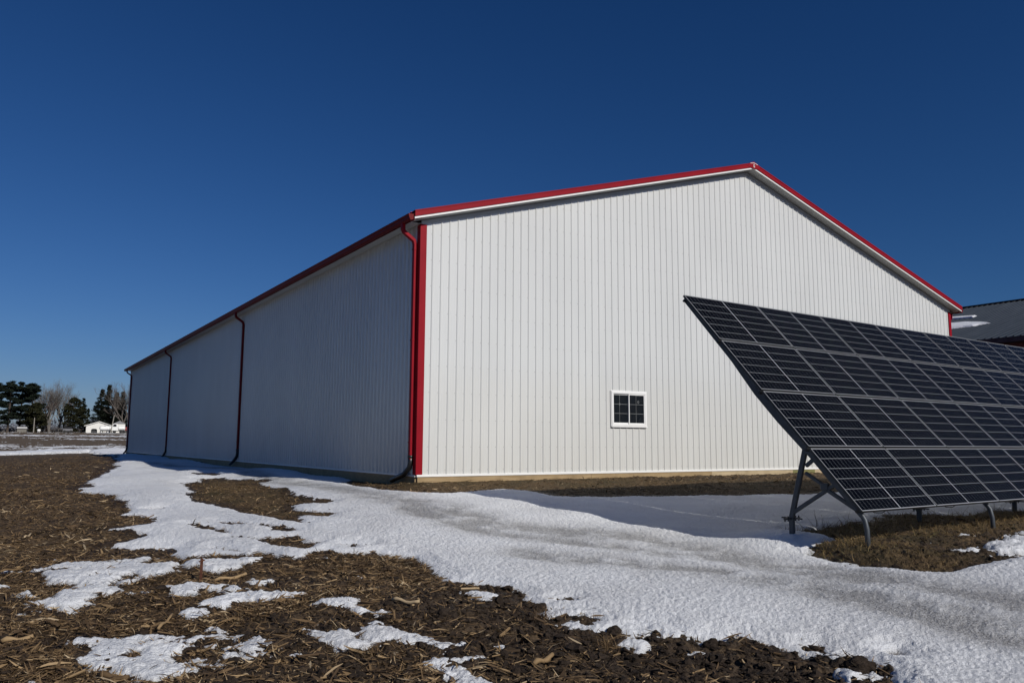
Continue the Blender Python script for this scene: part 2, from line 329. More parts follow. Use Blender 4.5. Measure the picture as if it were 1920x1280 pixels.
def soil_material():
    t = NT('soil'); P = t.pos()
    tu = t.n('Attribute', attribute_name='turf').outputs['Fac']
    f1 = t.noise(P, 9, 6, .65); f2 = t.noise(P, 60, 4, .6); f3 = t.noise(P, 1.2, 4, .5)
    soil = t.ramp(f1, [(.3, (.018, .013, .010)), (.55, (.040, .028, .020)), (.75, (.075, .052, .034))])
    # matted crop litter between the loose pieces
    st = t.n('TexVoronoi', {'Scale': 26.0}, feature='DISTANCE_TO_EDGE'); t.set(st.inputs['Vector'], t.mapped(P, (1, .35, 1)))
    lit = t.ramp(f2, [(.3, (.05, .034, .02)), (.6, (.13, .088, .05)), (.8, (.26, .19, .11))])
    m = t.math('MULTIPLY', t.ramp(t.noise(P, 4, 5, .6), [(.38, (0, 0, 0)), (.56, (1, 1, 1))]), .85)
    far = t.n('MapRange', {'Value': t.n('CameraData').outputs['View Distance'], 'From Min': 20.0, 'From Max': 60.0, 'To Min': 0.0, 'To Max': 1.0}) if False else None
    c = t.mix(m, soil, lit)
    turfc = t.ramp(t.noise(P, 30, 6, .7), [(.3, (.028, .019, .010)), (.5, (.095, .062, .031)), (.74, (.23, .155, .080))])
    turfc = t.mix(t.ramp(f3, [(.45, (0, 0, 0)), (.7, (.7, .7, .7))]), turfc, (.035, .032, .014))
    c = t.mix(tu, c, turfc)
    sb = t.n('Attribute', attribute_name='stubble').outputs['Fac']
    c = t.mix(t.math('MULTIPLY', sb, .8), c, t.ramp(t.noise(P, 1.6, 6, .8), [(.35, (.075, .055, .038)), (.65, (.16, .125, .088))]))
    wet = t.n('Attribute', attribute_name='wet').outputs['Fac']
    c = t.mix(t.math('MULTIPLY', wet, .65), c, (.020, .014, .010))
    t.bump(t.math('ADD', f2, t.math('MULTIPLY', f1, 1.5)), .7, .02)
    return t.bsdf(c, t.math('SUBTRACT', .9, t.math('MULTIPLY', wet, .35)), 0, .2)
def snow_material():
    t = NT('snow'); P = t.pos()
    d = t.n('Attribute', attribute_name='dirt').outputs['Fac']
    g = t.noise(P, 80, 4, .8); g2 = t.noise(P, 9, 5, .65)
    fleck = t.ramp(g, [(.42, (1, 1, 1)), (.54, (0, 0, 0))])
    m = t.math('MULTIPLY', d, t.math('ADD', t.math('MULTIPLY', fleck, .75), t.math('MULTIPLY', g2, .55)), clamp=True)
    c = t.mix(t.ramp(t.noise(P, 1.1, 4, .6), [(.35, (0, 0, 0)), (.7, (1, 1, 1))]), (.90, .92, .95), (.78, .79, .81))
    c = t.mix(t.math('MULTIPLY', d, .45), c, (.42, .41, .40))
    c = t.mix(t.math('MULTIPLY', m, .95), c, (.13, .12, .11))
    b = t.math('ADD', t.noise(P, 60, 5, .75), t.math('MULTIPLY', t.noise(P, 22, 3, .6), 1.3))
    t.bump(b, .9, .021)
    return t.bsdf(c, .55, 0, .3)
M_SOIL, M_SNOW = soil_material(), snow_material()
gnd = np_mesh('ground', np.stack([gxc, gyc, gzc], 1), Q, M_SOIL, {'turf': turf, 'stubble': np.clip((gr-45)/60, 0, 1), 'wet': np.exp(-(np.minimum(sn, 0)/2.2)**2)*(gr < 60)}, smooth=False)
tag(gnd, 'brown harvested field with dark churned soil', None, None, 'structure')
# snow sheet
cups = -.45*np.abs(fbm(gx, gy*0.8, 0.15, 3, 61, .6))-.5*np.abs(fbm(gx, gy, 0.06, 3, 62, .65))+fbm(gx, gy, 0.03, 2, 63, .7)*.35
wave = fbm(gx, gy, 1.1, 3, 67)
fade = np.clip(1.3-gr/45, .12, 1)
thick = -0.050+0.076*np.clip(sn*.5+.5, 0, 1)+0.02*np.clip(sn-1, 0, 2)
sz = bh+thick+(cups*0.026*fade*np.clip(sn*.5, .2, 1)*(1-.35*dirt)+wave*0.022+fbm(gx, gy, 3.2, 2, 71)*.03)*np.clip(sn*.5+.6, 0, 1)-.035*dirt*np.clip(sn, 0, 1)
# drifts beyond the far corner of the shed
for (u, v, hgt, wd) in ((180, 838, .42, 3.6), (228, 838, .55, 4.5), (120, 845, .2, 6)):
    q = on_ground(u, v+6); sz += hgt*np.exp(-((gx-q[0])**2+(gy-q[1])**2)/(2*wd*wd))*(sn > 0)
q = on_ground(215, 848); sz += .2*np.exp(-((gx-q[0])**2+(gy-q[1])**2)/(2*2.2**2))*(sn > 0)
sz = np.where(gr > 100, bh-.05+.09*np.clip(sn, -1, 1), sz)
keep = (sn > -1.4) & (gr > 0.7) & ~((gx > .1) & (gy > .1) & (gx < 22) & (gy < 46.6))
kf = keep[Q].all(1); Qs = Q[kf]; used = np.unique(Qs); remap = np.full(len(gx), -1); remap[used] = np.arange(len(used))
dirt2 = np.clip(dirt*.9+.45*np.exp(-((sn+.1)/.55)**2)+.08*np.clip(sn-1, 0, 1)+.12*np.clip(fbm(gx, gy, 2.5, 3, 77)+.3, 0, 1), 0, 1)
snw = np_mesh('snow', np.stack([gx[used], gy[used], sz[used]], 1), remap[Qs], M_SNOW, {'dirt': dirt2[used]}, smooth=True)
tag(snw, 'granular melting snow lane and patches over the field', None, None, 'structure')
del Q, Qs, RR, TT, GX, GY

# ---------------------------------------------------------------- metals and paints
def sheet_metal(name, c, rough=.38, var=.04, streak=True):
    t = NT(name); P = t.pos()
    f = t.noise(t.mapped(P, (.5, .5, .18)), 1.4, 4, .5)
    cc = t.ramp(f, [(.3, tuple(x*(1-var) for x in c)), (.7, tuple(min(1, x*(1+var)) for x in c))])
    if streak:
        s = t.noise(t.mapped(P, (5, 5, .25)), 1.6, 5, .7); z = t.n('SeparateXYZ', {'Vector': P}).outputs['Z']
        low = t.n('MapRange', {'Value': z, 'From Min': 0.0, 'From Max': 0.9, 'To Min': 0.20, 'To Max': 0.02}).outputs[0]
        cc = t.mix(t.math('MULTIPLY', t.ramp(s, [(.42, (0, 0, 0)), (.7, (1, 1, 1))]), low), cc, (.42, .36, .28))
    t.bump(t.noise(t.mapped(P, (.8, .8, .35)), 2.0, 2, .5), .15, .03)
    return t.bsdf(cc, rough, 0, .9)
M_WHITE = sheet_metal('white_steel', (.60, .605, .59), .20)
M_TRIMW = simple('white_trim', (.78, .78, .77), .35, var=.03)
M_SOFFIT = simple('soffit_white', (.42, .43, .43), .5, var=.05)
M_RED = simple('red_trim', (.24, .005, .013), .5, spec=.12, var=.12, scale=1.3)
M_RED_SHADE = simple('red_in_shade', (.13, .008, .010), .5, spec=.12, var=.15, scale=1.3)  # trim red darkened: shade painted into gutters, fascia and far downspouts
M_BLACKP = simple('black_plastic', (.012, .012, .013), .35, var=.3)
M_ROOFRED = simple('red_roof_steel', (.36, .02, .025), .38)
M_GALV = simple('galvanised_steel', (.050, .058, .068), .5, .25, var=.22, scale=9)
M_DARKSTEEL = simple('dark_steel', (.05, .055, .06), .45, .6, var=.3)
M_ALU = simple('aluminium_frame', (.36, .37, .38), .4, .3, var=.05)
def wood_material(name, a, b):
    t = NT(name); P = t.pos(); f = t.noise(t.mapped(P, (.6, 2, 14)), 3.0, 6, .65, .4); g = t.noise(P, 1.3, 4, .6)
    c = t.ramp(f, [(.3, a), (.7, b)]); c = t.mix(t.math('MULTIPLY', t.ramp(g, [(.5, (0, 0, 0)), (.75, (1, 1, 1))]), .5), c, (.11, .075, .04))
    t.bump(f, .3, .01); return t.bsdf(c, .8, 0, .2)
M_WOOD = wood_material('treated_wood', (.25, .175, .09), (.42, .31, .18)); M_WOODG = wood_material('green_treated_wood', (.12, .12, .045), (.24, .22, .10))
M_WOODP = wood_material('pale_treated_wood', (.36, .28, .17), (.52, .42, .28))
def glass_dark(name, c=(.006, .008, .011)):
    t = NT(name); return t.bsdf(t.ramp(t.noise(t.pos(), 1.5, 2), [(.3, c), (.7, tuple(x*1.6 for x in c))]), .04, 0, .5)
M_GLASS = glass_dark('window_glass')

# ---------------------------------------------------------------- the white machine shed
BW, BL, BH = 22.081, 46.87, 5.729
SL = 3.2648/(BW/2); OH, OE, FB = .30, .307, 5.709
shed = empty('machine_shed', (BW/2, BL/2, 0), 'long white ribbed steel machine shed with red roof edge, gutters and corner trim', 'shed')
RIB = .2222
def rib_profile(length, start, fl=.018, ht=.019, minor=True):
    """outline across the sheet: (distance along, height off the wall)"""
    pts = [(0, 0)]; x = start
    while x < length-.03:
        pts += [(x-.012-fl, 0), (x-.012, ht), (x+.012, ht), (x+.012+fl, 0)]
        for k in (.075, .147):
            if minor and x+k+.012 < length-.03: pts += [(x+k-.012, 0), (x+k, .0028), (x+k+.012, 0)]
        x += RIB
    pts.append((length, 0)); return pts
def topz(x): return BH+SL*(BW/2-abs(x-BW/2))
def ribbed_wall(name, prof, fn, tz, parent, mat, z0=0.0):
    xs = list(prof)
    vs = []; fs = []
    for (x, h) in xs: vs += [fn(x, h, z0), fn(x, h, tz(x))]
    for i in range(len(xs)-1): fs.append((2*i, 2*i+2, 2*i+3, 2*i+1))
    m = MB(); m.add(vs, fs); return m.build(name, mat, parent)
# gable wall: split the profile at the ridge so the top follows the slope; leave the window opening
WX0, WX1, WZ0, WZ1 = 5.565, 6.767, 1.167, 2.076
prof = rib_profile(BW, .315)
pg = MB(); ridge_done = False
vs = []
pts = []
for i, (x, h) in enumerate(prof):
    if i and prof[i-1][0] < BW/2 < x:
        a = prof[i-1]; t_ = (BW/2-a[0])/(x-a[0]); pts.append((BW/2, a[1]+t_*(h-a[1])))
    for wx in (WX0+.03, WX1-.03):
        if i and prof[i-1][0] < wx < x:
            a = prof[i-1]; t_ = (wx-a[0])/(x-a[0]); pts.append((wx, a[1]+t_*(h-a[1])))
    pts.append((x, h))
for (a, b) in zip(pts[:-1], pts[1:]):
    segs = [(0, None)]
    inside = a[0] >= WX0+.029 and b[0] <= WX1-.029
    rng = [(0, WZ0+.03), (WZ1-.03, None)] if inside else [(0, None)]
    for z0, z1 in rng:
        pg.add([(a[0], -a[1], z0), (b[0], -b[1], z0), (b[0], -b[1], topz(b[0]) if z1 is None else z1), (a[0], -a[1], topz(a[0]) if z1 is None else z1)], [(0, 1, 2, 3)])
pg.build('gable_wall', M_WHITE, shed)
ribbed_wall('side_wall', rib_profile(BL, .2, .020, .036, False), lambda x, h, z: (-h, x, z), lambda x: BH, shed, M_WHITE)
ribbed_wall('side_wall', rib_profile(BL, .2, .020, .036, False), lambda x, h, z: (BW+h, x, z), lambda x: BH, shed, M_WHITE)
m = MB(); m.add([(0, BL, 0), (BW, BL, 0), (BW, BL, BH), (BW/2, BL, BH+3.2648), (0, BL, BH)], [(0, 1, 2, 3, 4)]); m.build('back_wall', M_WHITE, shed)
# screws beside each rib, row by row
m = MB(); k = 0; x = .315
scr = []
while x < BW-.1:
    for j in range(14):
        z = .10 if j == 0 else .62+.6096*(j-1)
        if z < topz(x)-.15 and not (WX0-.05 < x-.04 < WX1+.05 and WZ0-.05 < z < WZ1+.05): scr.append((x-.042, z))
    x += RIB
for x, z in scr:
    m.add([(x-.008, -.001, z-.008), (x+.008, -.001, z-.008), (x+.008, -.001, z+.008), (x-.008, -.001, z+.008), (x, -.009, z)], [(0, 1, 4), (1, 2, 4), (2, 3, 4), (3, 0, 4)])
tag(m.build('screw_rows', simple('screw_heads', (.33, .33, .32), .4), shed), kind='stuff')
# base trim and treated skirt boards
m = MB(); m.box(.0, BW, -.034, -.003, -.042, -.001); m.box(0, BW, -.026, -.003, -.001, .006); m.build('base_trim', M_TRIMW, shed)
m = MB(); m.box(-.034, -.003, .02, BL, -.042, -.001); m.build('base_trim', M_TRIMW, shed)
xs = [.02, 4.9, 9.2, 12.7, 13.75, 18.3, BW]
for i, (a, b) in enumerate(zip(xs[:-1], xs[1:])):
    m = MB(); m.box(a+.003, b-.003, -.016, .03, -.40, -.043)
    o = m.build('skirt_board', [M_WOOD, M_WOOD, M_WOODP, M_WOODG, M_WOODP, M_WOOD][i], shed)
    if i == 3: o['label'] = 'green tinted treated board'
ys = [.04, 5, 10, 15, 20, 25, 30, 35, 40, BL]
for a, b in zip(ys[:-1], ys[1:]):
    m = MB(); m.box(-.016, .03, a+.003, b-.003, -.40, -.043); m.build('skirt_board', M_WOOD, shed)
# corner trims
def corner(x, y, sx, sy):
    m = MB(); t_ = .004; p = .024
    m.box(min(x-sx*p, x+sx*.135), max(x-sx*p, x+sx*.135), min(y-sy*p, y-sy*(p+t_)), max(y-sy*p, y-sy*(p+t_)), .004, BH-.04)
    m.box(min(x-sx*p, x-sx*(p+t_)), max(x-sx*p, x-sx*(p+t_)), min(y-sy*p, y+sy*.135), max(y-sy*p, y+sy*.135), .004, BH-.04)
    m.build('corner_trim', M_RED, shed)
corner(0, 0, 1, 1); corner(BW, 0, -1, 1); corner(0, BL, 1, -1); corner(BW, BL, -1, -1)
# roof: two ribbed slopes, soffits, fascia, rake trim
RT = FB+.17
for sgn in (0, 1):
    vs = []; fs = []; L = BL+2*OH-.02; pr = rib_profile(L, .15)
    n = 0
    for (d, h) in pr:
        y = -OH+.01+d
        e = (-OE-.04, y, RT+h-SL*.04); r_ = (BW/2, y, RT+h+SL*(BW/2+OE))
        if sgn: e = (BW-e[0], e[1], e[2])
        vs += [e, r_]
    for i in range(len(pr)-1): fs.append((2*i, 2*i+2, 2*i+3, 2*i+1))
    m = MB(); m.add(vs, fs); m.build('roof_slope', M_ROOFRED, shed)
def rake(y0, y1, za, zb, name, mat, xo=OE):
    """band along both slopes between heights za..zb above the fascia line"""
    m = MB()
    def P(x, z): return (x, FB+SL*((x if x < BW/2 else BW-x)+OE)+z)
    xs_ = [-xo, BW/2, BW+xo]
    for a, b in zip(xs_[:-1], xs_[1:]):
        vs = [(a, y, P(a, z)[1]) for y in (y0, y1) for z in (za, zb)]+[(b, y, P(b, z)[1]) for y in (y0, y1) for z in (za, zb)]
        m.add(vs, [(0, 1, 3, 2), (4, 6, 7, 5), (0, 4, 5, 1), (2, 3, 7, 6), (1, 5, 7, 3), (0, 2, 6, 4)])
    return m.build(name, mat, shed)
for y0, y1 in ((-OH, -OH+.02), (BL+OH-.02, BL+OH)):
    rake(y0, y1, .0, .048, 'fascia_edge', M_TRIMW)
s_ = rake(-OH-.022, -OH-.004, .050, .185, 'rake_trim', M_RED); 
rake(-OH-.030, -OH+.12, .187, .193, 'rake_cap', M_RED, OE+.005)
rake(-OH-.030, -OH-.023, .160, .186, 'rake_cap', M_RED, OE+.005)
rake(BL+OH+.004, BL+OH+.022, .050, .185, 'rake_trim', M_RED)
m = MB()   # gable soffit
for a, b in ((-OE+.0, BW/2), (BW/2, BW+OE)):
    def Z(x): return FB+SL*((x if x <= BW/2 else BW-x)+OE)+.012
    def Z0(x): return topz(min(max(x, 0), BW))+.0
    m.add([(a, -OH+.021, Z(a)), (b, -OH+.021, Z(b)), (b, .0, Z(b)-.03), (a, .0, Z(a)-.03), (a, -OH+.021, Z(a)+.02), (b, -OH+.021, Z(b)+.02), (b, 0, Z(b)+.02), (a, 0, Z(a)+.02)], [(0, 1, 2, 3), (4, 7, 6, 5), (0, 4, 5, 1), (3, 2, 6, 7), (0, 3, 7, 4), (1, 5, 6, 2)])
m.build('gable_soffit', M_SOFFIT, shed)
for sx in (0, 1):
    f = (lambda x: BW-x) if sx else (lambda x: x)
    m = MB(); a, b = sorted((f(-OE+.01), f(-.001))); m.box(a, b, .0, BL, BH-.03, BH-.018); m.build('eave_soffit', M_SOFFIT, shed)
    a, b = sorted((f(-OE-.012), f(-OE+.008))); m = MB(); m.box(a, b, -OH+.02, BL+OH-.02, BH-.05, RT-.03); m.build('eave_fascia', M_RED_SHADE, shed)
    # channel at the wall top
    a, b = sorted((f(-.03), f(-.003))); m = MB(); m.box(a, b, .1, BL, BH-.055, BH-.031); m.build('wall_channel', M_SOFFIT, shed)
# gable wall top channel (dark joint line under the soffit)
m = MB()
for a, b in ((.0, BW/2), (BW/2, BW)):
    m.add([(a, -.001, topz(a)-.045), (b, -.001, topz(b)-.045), (b, -.001, topz(b)+.04), (a, -.001, topz(a)+.04), (a, -.026, topz(a)-.045), (b, -.026, topz(b)-.045), (b, -.026, topz(b)+.04), (a, -.026, topz(a)+.04)], [(0, 3, 2, 1), (4, 5, 6, 7), (0, 1, 5, 4), (3, 7, 6, 2), (0, 4, 7, 3), (1, 2, 6, 5)])
m.build('wall_channel', M_SOFFIT, shed)
# ridge cap with its little white crest on the fascia
m = MB()
m.add([(BW/2-.2, -OH-.03, RT+SL*(BW/2+OE-.2)+.03), (BW/2, -OH-.03, RT+SL*(BW/2+OE)+.05), (BW/2+.2, -OH-.03, RT+SL*(BW/2+OE-.2)+.03),
       (BW/2-.2, BL+OH+.03, RT+SL*(BW/2+OE-.2)+.03), (BW/2, BL+OH+.03, RT+SL*(BW/2+OE)+.05), (BW/2+.2, BL+OH+.03, RT+SL*(BW/2+OE-.2)+.03)], [(0, 1, 4, 3), (1, 2, 5, 4)])
m.build('ridge_cap', M_ROOFRED, shed)
zr = FB+SL*(BW/2+OE)
m = MB(); yb = -OH-.028
m.add([(BW/2-.30, yb, zr+.035), (BW/2, yb, zr-.005), (BW/2+.30, yb, zr+.035), (BW/2+.16, yb, zr+.165), (BW/2, yb, zr+.215), (BW/2-.16, yb, zr+.165)]
      + [(BW/2-.30, yb+.004, zr+.035), (BW/2, yb+.004, zr-.005), (BW/2+.30, yb+.004, zr+.035), (BW/2+.16, yb+.004, zr+.165), (BW/2, yb+.004, zr+.215), (BW/2-.16, yb+.004, zr+.165)],
      [(0, 1, 2, 3, 4, 5), (6, 11, 10, 9, 8, 7)]+[(i, 6+i, 6+(i+1) % 6, (i+1) % 6) for i in range(6)])
pk = m.build('peak_plate', M_RED, shed)
m = MB(); y = yb-.004
for sx in (-1, 1):
    m.add([(BW/2, y, zr+.182), (BW/2+sx*.165, y, zr+.150), (BW/2+sx*.165, y, zr+.136), (BW/2, y, zr+.168)], [(0, 1, 2, 3)])
def ring(cx, cz, r0, r1, a0=0, a1=360):
    n = 14; vs = []; fs = []
    for i in range(n+1):
        a = math.radians(a0+(a1-a0)*i/n); vs += [(cx+r0*math.cos(a), y, cz+r0*math.sin(a)*1.05), (cx+r1*math.cos(a), y, cz+r1*math.sin(a)*1.05)]
    for i in range(n): fs.append((2*i, 2*i+1, 2*i+3, 2*i+2))
    m.add(vs, fs)
ring(BW/2+.0, zr+.113, .014, .028, 40, 340); ring(BW/2+.0, zr+.065, .016, .032); 
m.add([(BW/2-.03, y, zr+.083), (BW/2+.02, y, zr+.083), (BW/2+.02, y, zr+.093), (BW/2-.03, y, zr+.093)], [(0, 1, 2, 3)])
m.build('white_crest', M_TRIMW, pk)
# gutters (K profile) and downspouts
gp_ = [(0, .0), (-.012, -.10), (-.075, -.115), (-.105, -.075), (-.105, -.045), (-.128, -.012), (-.128, 0), (-.118, 0), (-.118, -.012), (-.096, -.05), (-.07, -.10), (-.012, -.09), (-.008, 0)]
for sx in (0, 1):
    f = (lambda x: BW-x) if sx else (lambda x: x)
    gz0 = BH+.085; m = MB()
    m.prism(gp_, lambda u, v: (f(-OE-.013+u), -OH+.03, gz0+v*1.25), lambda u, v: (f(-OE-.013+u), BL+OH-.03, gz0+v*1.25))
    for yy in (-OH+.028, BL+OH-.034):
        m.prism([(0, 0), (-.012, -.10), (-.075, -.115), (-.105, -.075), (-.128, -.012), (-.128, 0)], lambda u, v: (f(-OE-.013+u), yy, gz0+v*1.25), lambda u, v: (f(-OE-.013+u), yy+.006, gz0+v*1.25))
    m.build('gutter', M_RED_SHADE, shed)
def downspout(y, side=0, boot=True, bootlen=.55):
    f = (lambda x: BW-x) if side else (lambda x: x)
    m = MB(); path = [(f(-OE-.07), y+.0, BH-.04), (f(-OE-.07), y, BH-.17), (f(-OE-.045), y, BH-.23), (f(-.10), y, BH-.40), (f(-.068), y, BH-.50), (f(-.068), y, .34)]
    hw, hd = .052, .040
    vs = []; fs = []
    P = [np.array(p) for p in path]
    for i, p in enumerate(P):
        d = P[min(i+1, len(P)-1)]-P[max(i-1, 0)]; d /= np.linalg.norm(d); a = np.array((0, 1., 0)); b = np.cross(d, a)
        for (s1, s2) in ((-1, -1), (1, -1), (1, 1), (-1, 1)): vs.append(p+a*hw*s1+b*hd*s2)
    for i in range(len(P)-1):
        for k in range(4): fs.append((4*i+k, 4*i+(k+1) % 4, 4*i+4+(k+1) % 4, 4*i+4+k))
    m.add(vs, fs); ds = m.build('downspout', M_RED if y < 1 else M_RED_SHADE, shed, bevel=.006)  # far downspouts take the red with shade painted in
    for z in (BH-.62, 3.0, .7):
        s = MB(); s.box(min(f(-.115), f(-.022)), max(f(-.115), f(-.022)), y-.06, y+.06, z, z+.03); s.build('strap', M_RED if y < 1 else M_RED_SHADE, ds)
    if boot:
        b = MB(); b.tube([(f(-.068), y, .42), (f(-.068), y, .26), (f(-.075), y+.03, .16), (f(-.12), y+.22, .0), (f(-.20), y+.22+bootlen*.5, -.15)], [.056, .056, .06, .06, .058], 12)
        b.tube([(f(-.068), y, .43), (f(-.068), y, .37)], .064, 12)
        b.build('drain_boot', M_BLACKP, ds, smooth=True)
downspout(.17, bootlen=.95); downspout(15.42); downspout(30.72); downspout(45.95); downspout(.17, 1); downspout(30, 1)
# the window
wf = MB(); fr = .062
def frame_rect(m, x0, x1, z0, z1, t_, y0, y1):
    m.box(x0, x1, y0, y1, z1-t_, z1); m.box(x0, x1, y0, y1, z0, z0+t_); m.box(x0, x0+t_, y0, y1, z0+t_, z1-t_); m.box(x1-t_, x1, y0, y1, z0+t_, z1-t_)
frame_rect(wf, WX0, WX1, WZ0, WZ1, fr, -.052, .02)
win = wf.build('window', M_TRIMW, shed, bevel=.006)
m = MB(); m.box(WX0-.008, WX1+.012, -.062, -.021, WZ0-.028, WZ0-.003); frame_rect(m, WX0-.022, WX1+.022, WZ0-.002, WZ1+.022, .02, -.03, -.019); m.build('window_trim', M_TRIMW, win)
m = MB(); frame_rect(m, WX0+fr, (WX0+WX1)/2+.02, WZ0+fr, WZ1-fr, .030, -.012, .014); m.build('sash', M_TRIMW, win)
m = MB(); frame_rect(m, (WX0+WX1)/2-.018, WX1-fr, WZ0+fr, WZ1-fr, .026, -.040, -.014); m.build('sash', M_TRIMW, win)
M_MUNT = simple('grille_grey', (.10, .105, .105), .5)
for k_, (a, b, yy) in enumerate((((WX0+fr+.03), (WX0+WX1)/2-.02, .004), ((WX0+WX1)/2+.008, WX1-fr-.026, -.026))):
    z0, z1 = WZ0+fr+.026, WZ1-fr-.026
    m = MB(); m.box(a, b, yy, yy+.003, z0, z1); m.build('pane', M_GLASS, win)
    m = MB(); c = a+(b-a)*(.42 if k_ == 0 else .46)
    m.box(c-.0065, c+.0065, yy-.0065, yy-.002, z0, z1)
    for q in (1/3, 2/3): m.box(a, b, yy-.0040, yy-.0012, z0+(z1-z0)*q-.008, z0+(z1-z0)*q+.008)
    m.build('grille', M_MUNT, win)
    cx, cz = (c, z0+(z1-z0)*.667) if k_ == 0 else (c+.075, z0+(z1-z0)*.76)
    m = MB(); m.add([(cx, yy-.009, cz-.045), (cx+.036, yy-.009, cz), (cx, yy-.009, cz+.045), (cx-.036, yy-.009, cz)], [(0, 1, 2, 3)])
    if k_: m.v = []; m.f = []; n_ = 4; m.add([(cx, yy-.009, cz-.05), (cx+.042, yy-.009, cz), (cx, yy-.009, cz+.05), (cx-.042, yy-.009, cz), (cx, yy-.009, cz-.018), (cx+.015, yy-.009, cz), (cx, yy-.009, cz+.018), (cx-.015, yy-.009, cz)], [(0, 1, 5, 4), (1, 2, 6, 5), (2, 3, 7, 6), (3, 0, 4, 7)])
    m.build('sticker', M_MUNT, win)

# ---------------------------------------------------------------- solar array
PA = np.array([1.189947, -10.10649, -.112334]); AN, TL = math.radians(2.0663), math.radians(47.542)
E1 = np.array([math.cos(AN), math.sin(AN), 0]); EN = np.array([-math.sin(AN), math.cos(AN), 0]); E2 = EN*math.cos(TL)+np.array([0, 0, math.sin(TL)])
E3 = np.cross(E1, E2)      # out of the face of the modules
MW, MHH, PW, PH = 1.755, 1.040, 1.775, 1.0755
def cells_material():
    t = NT('solar_cells'); uv = t.n('UVMap').outputs[0]; s = t.n('SeparateXYZ', {'Vector': uv})
    u, v = s.outputs['X'], s.outputs['Y']
    def line(x, n, w):     # distance to the nearest multiple of 1/n, in units of that cell
        f = t.math('FRACT', t.math('ADD', t.math('MULTIPLY', x, n), .5)); a = t.math('ABSOLUTE', t.math('SUBTRACT', f, .5)); return a, t.math('LESS_THAN', a, w)
    # u, v run over the glass, 20 half cells wide in two blocks, 6 cells high
    au, lu = line(u, 20.0, .012)
    av, lv = line(v, 6.0, .0125)
    hu = t.math('LESS_THAN', t.math('ABSOLUTE', t.math('SUBTRACT', u, .5)), .0048)
    # small chamfer diamonds where cells meet
    dm = t.math('LESS_THAN', t.math('ADD', t.math('MULTIPLY', au, .0865), t.math('MULTIPLY', av, .17)), .0062)
    bus = t.math('LESS_THAN', t.math('ABSOLUTE', t.math('SUBTRACT', t.math('FRACT', t.math('MULTIPLY', v, 54.0)), .5)), .03)
    edge = t.math('MAXIMUM', t.math('GREATER_THAN', t.math('ABSOLUTE', t.math('SUBTRACT', v, .5)), .494), t.math('GREATER_THAN', t.math('ABSOLUTE', t.math('SUBTRACT', u, .5)), .4955))
    white = t.math('MAXIMUM', t.math('MAXIMUM', lv, hu), t.math('MAXIMUM', t.math('MAXIMUM', dm, edge), t.math('MULTIPLY', lu, .72)))
    tint = t.n('ObjectInfo').outputs['Random']
    cell = t.mix(tint, (.0016, .002, .0034), (.0022, .003, .0055))
    cell = t.mix(t.math('MULTIPLY', bus, .06), cell, (.3, .31, .33))
    c = t.mix(white, cell, (.32, .33, .35))
    t.bsdf(c, .12, 0, .025)
    return t.m
M_CELL = cells_material()
arr = empty('solar_array', tuple(PA+E1*8+EN*.8+np.array([0, 0, -.35])), 'ground mounted black solar array tilted on steel posts in front of the shed', 'solar array')
rel = Matrix.Translation(-Vector(arr.location))
# one module, then copies
b_ = MB()
z_ = (0, 0, 1.); X_, Y_, Z_ = np.array((1., 0, 0)), np.array((0, 1., 0)), np.array((0, 0, 1.))
fw = .009
for (x0, x1, y0, y1) in ((0, MW, 0, fw), (0, MW, MHH-fw, MHH), (0, fw, fw, MHH-fw), (MW-fw, MW, fw, MHH-fw)): b_.box(x0, x1, y0, y1, -.035, .0)
# clamps between modules
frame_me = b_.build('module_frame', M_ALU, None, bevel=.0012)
frame_me.data.materials.append(simple('shaded_frame_side', (.022, .023, .025), .5))
for pl in frame_me.data.polygons: pl.material_index = 0 if pl.normal.z > .9 else 1  # side faces get a dark colour that paints in their shade
me = bpy.data.meshes.new('module_glass'); me.from_pydata([(fw, fw, -.003), (MW-fw, fw, -.003), (MW-fw, MHH-fw, -.003), (fw, MHH-fw, -.003)], [], [(0, 1, 2, 3)])
ul = me.uv_layers.new(name='UVMap')
for i, c in enumerate(((0, 0), (1, 0), (1, 1), (0, 1))): ul.data[i].uv = c
glass = link_mesh('cell_glass', me, M_CELL)
me2 = bpy.data.meshes.new('back_sheet'); me2.from_pydata([(fw, fw, -.009), (MW-fw, fw, -.009), (MW-fw, MHH-fw, -.009), (fw, MHH-fw, -.009)], [], [(3, 2, 1, 0)])
bks = link_mesh('back_sheet', me2, simple('back_sheet', (.6, .6, .6), .6))
first = True; rnd = random.Random(4)
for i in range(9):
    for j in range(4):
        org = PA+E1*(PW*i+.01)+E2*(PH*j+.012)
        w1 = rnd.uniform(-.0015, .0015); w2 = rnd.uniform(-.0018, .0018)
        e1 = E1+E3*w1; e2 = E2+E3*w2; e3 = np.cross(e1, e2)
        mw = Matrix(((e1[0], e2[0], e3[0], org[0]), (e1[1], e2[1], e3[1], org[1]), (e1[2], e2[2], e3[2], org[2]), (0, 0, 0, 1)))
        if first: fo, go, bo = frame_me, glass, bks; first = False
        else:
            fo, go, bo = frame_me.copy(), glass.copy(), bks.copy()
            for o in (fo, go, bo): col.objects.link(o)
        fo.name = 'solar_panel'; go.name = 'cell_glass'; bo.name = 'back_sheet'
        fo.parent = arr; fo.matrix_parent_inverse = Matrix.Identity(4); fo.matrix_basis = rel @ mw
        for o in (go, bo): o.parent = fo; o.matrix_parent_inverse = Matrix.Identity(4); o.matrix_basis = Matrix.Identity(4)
def ap(u, d, z): return PA*np.array([1, 1, 0])+E1*u+EN*d+np.array([0, 0, z])
LEN = PW*9
